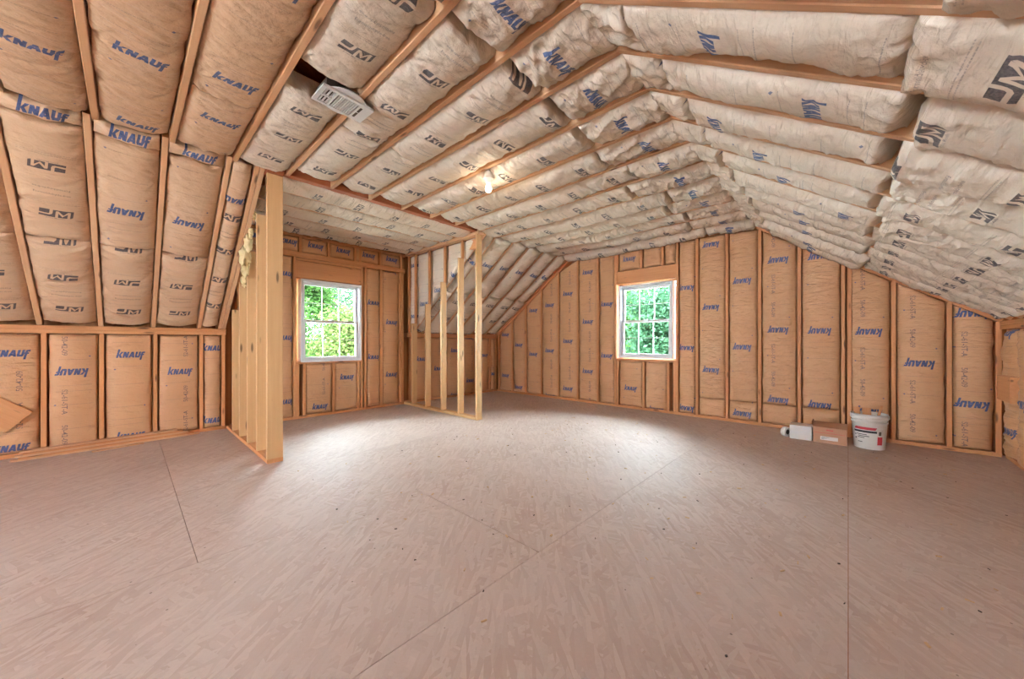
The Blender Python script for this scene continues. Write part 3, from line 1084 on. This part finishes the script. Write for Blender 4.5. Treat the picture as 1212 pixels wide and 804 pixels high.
# roof decks above everything
def deck(x0, z0, x1, z1, y0, y1, th=.02):
    V = [(x0, y0, z0), (x1, y0, z1), (x1, y1, z1), (x0, y1, z0)]
    V += [(x, y, z + th) for x, y, z in V]
    F = [(0, 1, 2, 3), (7, 6, 5, 4), (0, 4, 5, 1), (1, 5, 6, 2), (2, 6, 7, 3), (3, 7, 4, 0)]
    link('roof_deck', mesh_np('roof_deck', V, F), M_DECK, ceil)
up = JD + .01
deck(XL - .4, 1.31 - .4 * SL + up * 1.25, XBL + .02, ZC + up * 1.25, YREAR - .1, .90)
deck(XL - .4, 1.31 - .4 * SL + up * 1.25, XBL + .02, ZC + up * 1.25, 3.58, YG + .3)
deck(XBL - .12, ZC + up + .02, XBR + .1, ZC + up + .02, YREAR - .1, YG + .3)
deck(XL - .3, ZC + .16, XBL + .02, ZC + .2, .78, 3.72)
deck(XBR - .03, ZC + up * 1.25, XR + .35, ZC - (XR + .35 - XBR) * SR + up * 1.22, YREAR - .1, YG + .3)

# ---- rear wall behind the camera (out of frame)
rear = structure('wall_rear')
RX0, RX1, RZ0, RZ1 = -2.4, -.9, .8, 2.1  # added window opening, never in view, sized to let in fill daylight
for q in ((XL - .16, RX0, -.02, 2.95), (RX1, XR + .16, -.02, 2.95), (RX0, RX1, -.02, RZ0), (RX0, RX1, RZ1, 2.95)):
    slab('sheathing_panel', rear, q[0], q[1], YREAR - .06, YREAR - .02, q[2], q[3], M_SHEATH)

# ---- windows
def make_window(name, P):
    """P(a,b,c) -> world: a right, b up, c towards the room; opening a 0..W, b 0..Hh"""
    root = structure(name)
    W, Hh = .90, 1.235
    def bx(bm, a0, a1, b0, b1, c0, c1):
        vs = bm_box(bm, a0, a1, b0, b1, c0, c1)
        for v in vs:
            v.co = Vector(P(*v.co))
    def part(nm, boxes, mat, parent):
        bm = bmesh.new()
        for q in boxes:
            bx(bm, *q)
        bmesh.ops.recalc_face_normals(bm, faces=bm.faces)
        me = bm_mesh(nm, bm)
        cen = sum((v.co for v in me.vertices), Vector()) / len(me.vertices)
        for v in me.vertices:
            v.co -= cen
        return link(nm, me, mat, parent, Matrix.Translation(cen))
    fw = .035
    part('window_frame', [(0, fw, 0, Hh, -.13, .012), (W - fw, W, 0, Hh, -.13, .012), (fw, W - fw, Hh - fw, Hh, -.13, .012), (fw, W - fw, 0, fw, -.13, .012)], M_VINYL, root)
    part('window_trim', [(0, fw * .7, 0, Hh, .012, .02), (W - fw * .7, W, 0, Hh, .012, .02),
                         (fw * .7, W - fw * .7, Hh - fw * .7, Hh, .012, .02), (fw * .7, W - fw * .7, 0, fw * .7, .012, .02)], M_VINYL, root)
    mid = Hh / 2
    for nm, b0, b1, c in (('upper_sash', mid - .02, Hh - fw, -.10), ('lower_sash', fw, mid + .02, -.062)):
        a0, a1 = fw, W - fw
        r = .038
        s = part(nm, [(a0, a0 + r, b0, b1, c, c + .034), (a1 - r, a1, b0, b1, c, c + .034),
                      (a0 + r, a1 - r, b1 - r, b1, c, c + .034), (a0 + r, a1 - r, b0, b0 + r, c, c + .034)], M_VINYL, root)
        ga0, ga1, gb0, gb1 = a0 + r, a1 - r, b0 + r, b1 - r
        m = .0055
        xs = [ga0 + (ga1 - ga0) * k / 3 for k in range(4)]
        ym = (gb0 + gb1) / 2
        for x in xs[1:3]:
            part('muntin', [(x - m, x + m, gb0, gb1, c + .010, c + .024)], M_VINYL, s)
        part('muntin', [(ga0, ga1, ym - m, ym + m, c + .011, c + .023)], M_VINYL, s)
        for j in range(3):
            for (p0, p1) in ((gb0, ym), (ym, gb1)):
                part('pane', [(xs[j], xs[j + 1], p0, p1, c + .015, c + .019)], M_GLASS, s)
        if nm == 'lower_sash':
            part('sash_lock', [(W / 2 - .03, W / 2 + .03, b1, b1 + .014, c + .004, c + .03)], M_VINYL, s)
    return root
make_window('window_1', lambda a, b, c: (-2.91 + a, YG + c * -1 + .0, .862 + b))
make_window('window_2', lambda a, b, c: (XD + c, 1.742 + a, .83 + b))

# ================================================================== THINGS
# ---- stud partitions either side of the dormer
def partition(name, label, xs, yc, depth, front_top, slope_cut, rest_dir):
    t = tag(empty(name, (xs[0] - 1.0, yc, 0)), label, 'stud wall')
    board('bottom_plate', t, (xs[0] + .02, yc, .02), (XL + .01, yc, .02), (0, 1, 0), depth, .04, M_STUD if yc < 2 else M_PALE)  # near plate: shade put into its colour by the darker lumber
    for i, x in enumerate(xs):
        ztop = min(ZC - .045, prof_z(x) - .06) if (i > 0) else front_top
        board('stud', t, (x, yc, .04), (x, yc, ztop), (0, 1, 0), depth, STW, M_PALE)
    return t
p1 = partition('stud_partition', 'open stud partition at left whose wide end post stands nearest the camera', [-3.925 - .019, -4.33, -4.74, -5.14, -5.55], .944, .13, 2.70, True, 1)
board('top_plate', p1, (-3.90, .944, 2.718), (-4.05, .944, 2.718), (0, 1, 0), .13, .036, M_BEAM)
p2 = partition('stud_partition', 'open stud partition beyond the dormer window with five pale posts in front of the sloped bay', [-3.90 - .019, -4.33, -4.77, -5.21, -5.64], 3.48, .10, 2.69, True, 1)
board('top_plate', p2, (-3.88, 3.50, 2.712), (XL + .05, 3.50, 2.712), (0, 1, 0), .12, .04, M_RAFT)
for x in (-4.33, -4.77, -5.21, -5.64, -5.86):
    board('cripple_stud', p2, (x, 3.515, prof_z(x) - .062), (x, 3.515, 2.69), (0, 1, 0), .04, STW, M_STUD)
board('beam_end', p2, (-4.0, 3.56, 2.60), (-4.22, 3.56, 2.60), (0, 0, 1), .14, .06, M_STUD)
# insulated dormer cheeks over the slope (one on each side)
def cheek(parent, y, S):
    xs = [-4.02, -4.33, -4.77, -5.21, -5.64, -5.88]
    for i, (a, b2) in enumerate(zip(xs, xs[1:])):
        za, zb = prof_z(a) - .06, prof_z(b2) - .06
        if S[0] < 0:
            batt(parent, (a - .02, y, 2.69), (-1, 0, 0), (0, 0, -1), a - b2 - .04, 2.69 - za, K_P, logo=.3 + .2 * i, flip=True, D=.02, e0=-.01, e1=-.01, L1=2.69 - zb, grid=.022, depth=.05)
        else:
            batt(parent, (b2 + .02, y, 2.69), (1, 0, 0), (0, 0, -1), a - b2 - .04, 2.69 - zb, K_P, logo=.3 + .2 * i, flip=True, D=.02, e0=-.01, e1=-.01, L1=2.69 - za, grid=.022, depth=.05)
cheek(p2, 3.545, (-1, 0, 0))
def cheek_deck(y0, y1):
    V = [(XBL, y0, ZC + .2), (XL - .2, y0, ZC + .2), (XL - .2, y0, 1.31 - .2 * SL)]
    V += [(x, y1, z) for x, y, z in V]
    link('dormer_cheek_panel', mesh_np('dormer_cheek_panel', V, [(0, 1, 2, 2), (5, 4, 3, 3)][:0] or [(0, 1, 4, 3), (1, 2, 5, 4), (2, 0, 3, 5)]), M_SHEATH, ceil)
    bm = bmesh.new()
    vs = [bm.verts.new(v) for v in V]
    bm.faces.new(vs[:3]); bm.faces.new(list(reversed(vs[3:])))
    link('dormer_cheek_panel', bm_mesh('dormer_cheek_panel', bm), M_SHEATH, ceil)
cheek_deck(3.60, 3.615)
cheek_deck(.80, .785)
# glass wool poking out of the near cheek
def fluff(parent, pts, seed):
    rs = RS(seed)
    bm = bmesh.new()
    for (x, y, z, r) in pts:
        mt = Matrix.Translation((x, y, z)) @ Matrix.Diagonal((r, r * .5, r * 1.3, 1))
        n0 = len(bm.verts)
        bmesh.ops.create_icosphere(bm, subdivisions=3, radius=1.0, matrix=mt)
        bm.verts.ensure_lookup_table()
        for v in bm.verts[n0:]:
            c = Vector((x, y, z))
            d = v.co - c
            k = .6 + .8 * float(ridge(d.x * 60 + d.y * 20, d.z * 45 + d.y * 30, seed))
            v.co = c + d * k
    o = link('glass_wool', bm_mesh('glass_wool', bm, True), M_FLUFF, parent)
    o['kind'] = 'stuff'
    return o
fluff(p1, [(-4.58, .86, 2.16, .07), (-4.66, .85, 2.04, .09), (-4.72, .86, 1.92, .07), (-4.83, .87, 1.80, .05), (-4.52, .87, 2.26, .04), (-4.42, .88, 2.42, .035)], 5)

# ---- diagonal board end at the left edge of the frame
c0 = Vector((XL + .021, -.647, .444))
e1 = Vector((0, -.63, -.78)).normalized()
e2 = Vector((0, -.75, .66)).normalized()
mid = c0 + e1 * .12
tag(board('brace_board', None, mid, mid + e2 * .7, e1, .24, .036, M_STUD), 'orange knotty board end slanting across the left knee wall at the frame edge', 'board')

# ---- boards lying along the foot of the left knee wall
rsx = RS(4)
pos = [('lowest', .009), ('second', .027), ('third', .045), ('fourth', .063), ('topmost', .081)]
labs = ['flat wood strip at the bottom of the stack along the left knee wall', 'flat wood strip second from the bottom of the stack by the left knee wall',
        'flat wood strip in the middle of the stack by the left knee wall', 'flat wood strip second from the top of the stack by the left knee wall',
        'flat wood strip on top of the stack along the left knee wall']
for i, (nm, z) in enumerate(pos):
    dxx = -.006 * i + (.012 if i % 2 else -.006)
    y0 = -.745 + (.025 if i % 2 else -.01) + .012 * i
    y1 = .60 - .05 * i
    o = board('wood_strip', None, (-5.738 + dxx, y0, z), (-5.872 + dxx * .3, y1, z), (1, 0, 0), .07, .0175, M_STUD if i % 2 else M_RAFT)
    tag(o, labs[i], 'board', 'wood strips by the left knee wall')
o = board('wood_strip', None, (-5.655, -.25, .006), (-5.735, .12, .006), (1, 0, 0), .045, .012, M_RAFT)
tag(o, 'short thin wood strip lying alone on the floor in front of the stack', 'board', 'wood strips by the left knee wall')

# ---- ceiling vent grille
def vent():
    cx, cy, cz = -2.44, .975, ZC - .03
    t = tag(empty('ceiling_vent', (cx, cy, cz)), 'white louvred vent grille hanging tilted between the ceiling joists', 'vent')
    R = Matrix.Translation((cx, cy, cz)) @ Matrix.Rotation(math.radians(-3), 4, 'X') @ Matrix.Rotation(math.radians(4), 4, 'Y')
    def bxs(nm, boxes, mat, parent):
        bm = bmesh.new()
        for q in boxes:
            bm_box(bm, *q)
        bmesh.ops.recalc_face_normals(bm, faces=bm.faces)
        return link(nm, bm_mesh(nm, bm), mat, parent, R)
    a, b = .11, .16
    # frame around two openings, local x along the joists, y across
    fr = [(-a, a, -b, -.135, -.012, 0), (-a, a, .07, b, -.012, 0), (-a, -.085, -.135, .07, -.012, 0), (.085, a, -.135, .07, -.012, 0), (-.085, .085, -.075, -.062, -.012, 0),
          (-.006, .006, -.135, -.075, -.012, 0)]
    f = bxs('vent_frame', fr, M_WHITE, t)
    for k in range(9):
        y = -.052 + k * .0135
        bxs('louvre', [(-.085, .085, y, y + .0075, -.010, -.002)], M_WHITE, t)
    for sx in (-1, 1):
        for k in range(3):
            y = -.128 + k * .02
            bxs('louvre', [(min(sx * .01, sx * .08), max(sx * .01, sx * .08), y, y + .008, -.010, -.002)], M_WHITE, t)
    bxs('vent_slot', [(-.07, -.006, .085, .10, -.0135, -.0115)], M_GREY, f)
    bxs('vent_slot', [(.006, .07, .085, .10, -.0135, -.0115)], M_GREY, f)
    bxs('vent_duct', [(-.088, .088, -.138, .075, .001, .06)], M_GREY, t)
    bm = bmesh.new()
    bm_lathe(bm, [(.155, .004), (.155, .012)], 32, close_top=True)
    bmesh.ops.scale(bm, vec=(1, .9, 1), verts=bm.verts)
    link('backing_plate', bm_mesh('backing_plate', bm), M_WHITE, t, R)
vent()

# ---- keyless lampholder with bulb
def lamp():
    x, y, z = -2.49, 2.335, ZC - .058
    t = tag(empty('bulb_fixture', (x, y, z)), 'bare lit bulb in a white porcelain holder on the ceiling', 'light fixture')
    T0 = Matrix.Translation((x, y, z))
    bm = bmesh.new()
    bm_lathe(bm, [(.052, .0), (.056, -.008), (.05, -.016), (.03, -.022), (.027, -.045), (.021, -.047)], 28, close_top=True)
    bmesh.ops.recalc_face_normals(bm, faces=bm.faces)
    link('lampholder', bm_mesh('lampholder', bm, True), M_PORC, t, T0)
    bm = bmesh.new()
    bm_lathe(bm, [(.045, .058), (.045, .0)], 16, close_top=True)
    bmesh.ops.recalc_face_normals(bm, faces=bm.faces)
    link('junction_box', bm_mesh('junction_box', bm), M_PORC, t, T0)
    m, nt, b = new_mat('lit_bulb')
    b.inputs['Base Color'].default_value = (1, .95, .85, 1)
    b.inputs['Emission Color'].default_value = (1, .86, .66, 1)
    b.inputs['Emission Strength'].default_value = 14
    bm = bmesh.new()
    bm_lathe(bm, [(.013, -.046), (.015, -.06), (.024, -.078), (.030, -.096), (.029, -.112), (.02, -.125), (.006, -.131)], 20, close_top=True)
    bmesh.ops.recalc_face_normals(bm, faces=bm.faces)
    link('light_bulb', bm_mesh('light_bulb', bm, True), m, t, T0)
    ld = bpy.data.lights.new('bulb_light', 'POINT')
    ld.energy = BULB_POWER
    ld.color = (1, .82, .62)
    ld.shadow_soft_size = .03
    lo = bpy.data.objects.new('bulb_light', ld)
    COL.objects.link(lo)
    lo.location = (x, y, z - .17)
lamp()

# ---- bucket
def bucket():
    x, y = .165, 5.44
    t = tag(empty('plastic_bucket', (x, y, 0)), 'white plastic bucket with red and black label, wood scraps inside', 'bucket')
    T0 = Matrix.Translation((x, y, 0)) @ Matrix.Rotation(math.radians(0), 4, 'Z')
    bm = bmesh.new()
    bm_lathe(bm, [(.118, 0), (.121, .004), (.137, .27), (.143, .272), (.143, .288), (.139, .29), (.139, .305), (.145, .307), (.145, .325), (.141, .327), (.141, .352), (.146, .354), (.146, .366),
                  (.138, .366), (.132, .30), (.114, .012), (.001, .010)], 40)
    bmesh.ops.recalc_face_normals(bm, faces=bm.faces)
    link('bucket_body', bm_mesh('bucket_body', bm, True), M_BUCKET, t, T0)
    def patch(nm, a0, a1, z0, z1, mat, parent=t, off=.0012, skew=0.0):
        n = 14
        V, F = [], []
        for i in range(n + 1):
            for k, z in enumerate((z0, z1)):
                a = math.radians(a0 + (a1 - a0) * i / n + (skew if k else 0))
                r = .121 + (.016) * (z / .27) + off
                V.append((r * math.cos(a), r * math.sin(a), z))
        for i in range(n):
            F.append((2 * i, 2 * i + 2, 2 * i + 3, 2 * i + 1))
        return link(nm, mesh_np(nm, V, F), mat, parent, T0)
    # camera sits towards about -92 degrees from the bucket
    patch('label_band', -148, -72, .205, .232, M_RED, skew=6)
    patch('label_lettering', -150, -66, .175, .196, M_BLACKINK)
    for k, (a0, a1, z) in enumerate(((-138, -100, .150), (-132, -92, .133), (-134, -108, .116), (-134, -116, .070))):
        patch('label_lettering', a0, a1, z, z + .007, M_BLACKINK)
    patch('label_mark', -146, -141, .140, .152, M_BLACKINK)
    patch('label_mark', -146, -140, .100, .116, M_BLACKINK)
    pr = patch('label_panel', -66, -42, .045, .215, M_CARDTOP, off=.0016)
    patch('warning_block', -64, -44, .055, .140, M_RED, pr, off=.0026)
    patch('warning_figure', -60, -50, .155, .195, M_GREY, pr, off=.0026)
    bm = bmesh.new()
    pts = [(.147 * math.cos(a), .02 - .05 * math.sin((a - math.pi) / math.pi * math.pi) * 0 + .147 * math.sin(a) * 0.98, .335 - .10 * math.sin(a - math.pi)) for a in np.linspace(math.pi * 1.0, math.pi * 2.0, 15)]
    bm_tube(bm, pts, .0025, 6)
    link('wire_handle', bm_mesh('wire_handle', bm, True), M_STEEL, t, T0)
    for s in (-1, 1):
        bm = bmesh.new()
        bm_box(bm, s * .143 - .008, s * .143 + .008, -.014, .014, .318, .35)
        bmesh.ops.recalc_face_normals(bm, faces=bm.faces)
        link('handle_lug', bm_mesh('handle_lug', bm), M_BUCKET, t, T0)
    sc = [((x - .06, y - .03, .03), (x - .10, y + .02, .42), .05, 'flat pale wood scrap standing at the left inside the bucket'),
          ((x + .0, y + .03, .03), (x + .095, y + .0, .455), .022, 'thin slanted wood stick rising at the right inside the bucket'),
          ((x - .0, y + .05, .03), (x - .02, y + .09, .41), .07, 'wide reddish wood scrap at the back inside the bucket')]
    for a, b, w, lab in sc:
        o = board('wood_scrap', None, a, b, (1, 0, 0), w, .014, M_STUD)
        tag(o, lab, 'wood scrap', 'scraps in the bucket')
bucket()

# ---- cartons
def carton(name, label, x0, x1, y0, y1, hgt, mat, flap):
    t = tag(empty(name, ((x0 + x1) / 2, (y0 + y1) / 2, 0)), label, 'box')
    cx, cy = (x0 + x1) / 2, (y0 + y1) / 2
    T0 = Matrix.Translation((cx, cy, 0))
    W, Dp = x1 - x0, y1 - y0
    th = .004
    bm = bmesh.new()
    for q in ((-W / 2, W / 2, -Dp / 2, -Dp / 2 + th, 0, hgt), (-W / 2, W / 2, Dp / 2 - th, Dp / 2, 0, hgt), (-W / 2, -W / 2 + th, -Dp / 2 + th, Dp / 2 - th, 0, hgt),
              (W / 2 - th, W / 2, -Dp / 2 + th, Dp / 2 - th, 0, hgt), (-W / 2 + th, W / 2 - th, -Dp / 2 + th, Dp / 2 - th, 0, th)):
        bm_box(bm, *q)
    bmesh.ops.recalc_face_normals(bm, faces=bm.faces)
    link('box_body', bm_mesh('box_body', bm), mat, t, T0)
    def pc(nm, q, m, par, rot=None):
        bm = bmesh.new()
        bm_box(bm, *q)
        bmesh.ops.recalc_face_normals(bm, faces=bm.faces)
        return link(nm, bm_mesh(nm, bm), m, par, T0 @ rot if rot is not None else T0)
    if flap:
        pc('box_flap', (-W / 2, W / 2, 0, Dp * .9, -.002, .002), mat, t, Matrix.Translation((0, -Dp / 2, hgt)) @ Matrix.Rotation(math.radians(8), 4, 'X'))
        pc('box_flap', (-.002, .002, -Dp / 2, Dp / 2, 0, .05), mat, t, Matrix.Translation((-W / 2, 0, hgt)) @ Matrix.Rotation(math.radians(-12), 4, 'Y'))
        pc('paper_label', (-W * .28, W * .24, -Dp / 2 - .0012, -Dp / 2, .035, .075), M_CARDTOP, t)
        for k in range(3):
            pc('label_lettering', (-W * .25, -W * .02 - .02 * k, -Dp / 2 - .002, -Dp / 2 - .0012, .063 - .010 * k, .066 - .010 * k), M_GREY, t)
        pc('printed_line', (-W * .1, W * .1, -Dp / 2 - .0008, -Dp / 2, hgt - .03, hgt - .022), M_RED, t)
        pc('printed_line', (-W * .45, W * .45, -Dp / 2 - .0008, -Dp / 2, hgt - .062, hgt - .059), M_RED, t)
    else:
        pc('box_lid', (-W / 2, W / 2, 0, Dp, -.002, .002), mat, t, Matrix.Translation((0, -Dp / 2, hgt)) @ Matrix.Rotation(math.radians(2), 4, 'X'))
        pc('side_flap', (W / 2 - .002, W / 2 + .002, -Dp / 2, Dp / 2, .01, hgt), M_WHITE, t)
carton('white_carton', 'small white carton left of the brown carton by the gable wall', -.505, -.305, 5.33, 5.50, .155, M_CARDTOP, False)
carton('brown_carton', 'brown cardboard carton with white paper label beside the bucket', -.292, -.008, 5.32, 5.56, .172, M_CARD, True)
def tape():
    t = tag(empty('tape_roll', (-.548, 5.40, 0)), 'grey roll standing on its edge left of the white carton', 'roll')
    T0 = Matrix.Translation((-.548, 5.40, .055)) @ Matrix.Rotation(math.radians(90), 4, 'X') @ Matrix.Rotation(math.radians(60), 4, 'Y')
    bm = bmesh.new()
    bm_lathe(bm, [(.03, -.024), (.055, -.024), (.055, .024), (.03, .024), (.03, -.0239)], 28)
    bmesh.ops.recalc_face_normals(bm, faces=bm.faces)
    link('tape_winding', bm_mesh('tape_winding', bm), M_CARDTOP, t, T0)
    bm = bmesh.new()
    bm_lathe(bm, [(.024, -.023), (.0305, -.023), (.0305, .023), (.024, .023), (.024, -.0229)], 28)
    bmesh.ops.recalc_face_normals(bm, faces=bm.faces)
    link('tape_core', bm_mesh('tape_core', bm), M_GREY, t, T0)
tape()

# ---- litter on the floor
def litter(name, label, n, area, mat, size, seed):
    rs = RS(seed)
    bm = bmesh.new()
    for _ in range(n):
        x, y = rs.uniform(area[0], area[1]), rs.uniform(area[2], area[3])
        l, w, hh = rs.uniform(.4, 1.3) * size, rs.uniform(.15, .5) * size, rs.uniform(.001, .003)
        M = Matrix.Translation((x, y, hh)) @ Matrix.Rotation(rs.uniform(0, 3.14), 4, 'Z')
        bm_box(bm, -l / 2, l / 2, -w / 2, w / 2, -hh, hh, M)
    bmesh.ops.recalc_face_normals(bm, faces=bm.faces)
    o = link(name, bm_mesh(name, bm), mat)
    tag(o, label, 'debris')
    o['kind'] = 'stuff'
litter('wood_shavings', 'pale wood shavings scattered over the bare floor', 130, (-3.6, .9, .9, 5.4), M_CHIP, .022, 1)
litter('dark_crumbs', 'dark crumbs and nails dotted over the bare floor', 90, (-3.6, .9, .9, 5.4), M_DARKCHIP, .012, 2)

# ================================================================== OUTDOORS
ground = slab('ground', None, -40, 30, -20, 40, -3.2, -3.0, plain('pale_bounce_ground', srgb(170, 168, 156), .9))  # ground out of view, pale tone added to bounce daylight up indoors
ground['kind'] = 'structure'
def tree(label, x, y, hgt, rad, mat, seed, n=5000, leaf=.17, base=-3.0):
    rs = RS(seed)
    t = tag(empty('leafy_tree', (x, y, base)), label, 'tree', None)
    bm = bmesh.new()
    pts = [(x, y, base), (x + rs.uniform(-.1, .1), y + .05, base + hgt * .3), (x + rs.uniform(-.2, .2), y - .1, base + hgt * .6), (x, y, base + hgt * .9)]
    bm_tube(bm, pts, [.16, .13, .08, .02], 8)
    for k in range(7):
        z = base + hgt * rs.uniform(.25, .75)
        a = rs.uniform(0, 6.28)
        bm_tube(bm, [(x, y, z), (x + math.cos(a) * rad * .4, y + math.sin(a) * rad * .4, z + .25 * rad), (x + math.cos(a) * rad * .85, y + math.sin(a) * rad * .85, z + .4 * rad)], [.05, .035, .012], 6)
    link('trunk', bm_mesh('trunk', bm, True), M_BARK, t)
    # leaf sprays
    cl = rs.normal(size=(60, 3))
    cl /= np.linalg.norm(cl, axis=1)[:, None]
    cl *= (rs.rand(60, 1) ** .4)
    cl = cl * np.array([rad, rad, hgt * .46]) + np.array([x, y, base + hgt * .55])
    c = cl[rs.randint(0, 60, n)] + rs.normal(size=(n, 3)) * rad * .20
    d1 = rs.normal(size=(n, 3)); d1[:, 2] *= .5
    d1 /= np.linalg.norm(d1, axis=1)[:, None]
    d2 = np.cross(d1, rs.normal(size=(n, 3)))
    d2 /= np.linalg.norm(d2, axis=1)[:, None]
    sz = leaf * rs.uniform(.6, 1.2, (n, 1))
    V = np.stack([c - d1 * sz * .5, c + d2 * sz * .28, c + d1 * sz * .5, c - d2 * sz * .28], 1).reshape(-1, 3)
    F = np.arange(4 * n).reshape(-1, 4)
    o = link('foliage', mesh_np('foliage', V, F), mat, t)
    o['kind'] = 'stuff'
trees = [('green tree seen through the left half of the gable window', -6.6, 13.8, 6.8, 1.3, M_LEAF_A), ('blue green tree seen through the right half of the gable window', -4.1, 10.6, 6.2, 1.0, M_LEAF_C),
         ('tall green tree standing furthest behind the gable window', -10.8, 22.5, 9.6, 1.9, M_LEAF_A), ('broad green tree behind the gable window at the right', -6.2, 18.6, 9.0, 1.8, M_LEAF_A),
         ('yellow green tree low in the dormer window', -11.2, 4.9, 5.2, 1.3, M_LEAF_B), ('green tree at the left of the dormer window', -14.6, 2.9, 7.9, 1.4, M_LEAF_A),
         ('blue green tree filling the upper right of the dormer window', -15.9, 9.2, 8.4, 1.6, M_LEAF_C), ('dark green tree far behind the dormer window', -24.5, 9.0, 11.6, 2.8, M_LEAF_C),
         ('dense green tree in the middle of the dormer window', -19.0, 5.2, 9.4, 1.5, M_LEAF_A), ('slim green tree at the right edge of the dormer window', -12.3, 7.6, 6.6, .9, M_LEAF_A)]
for i, (lab, x, y, hg, rd, m) in enumerate(trees):
    tree(lab, x, y, hg, rd, m, 50 + i, n=24000, leaf=.11 + .004 * abs(x + y))
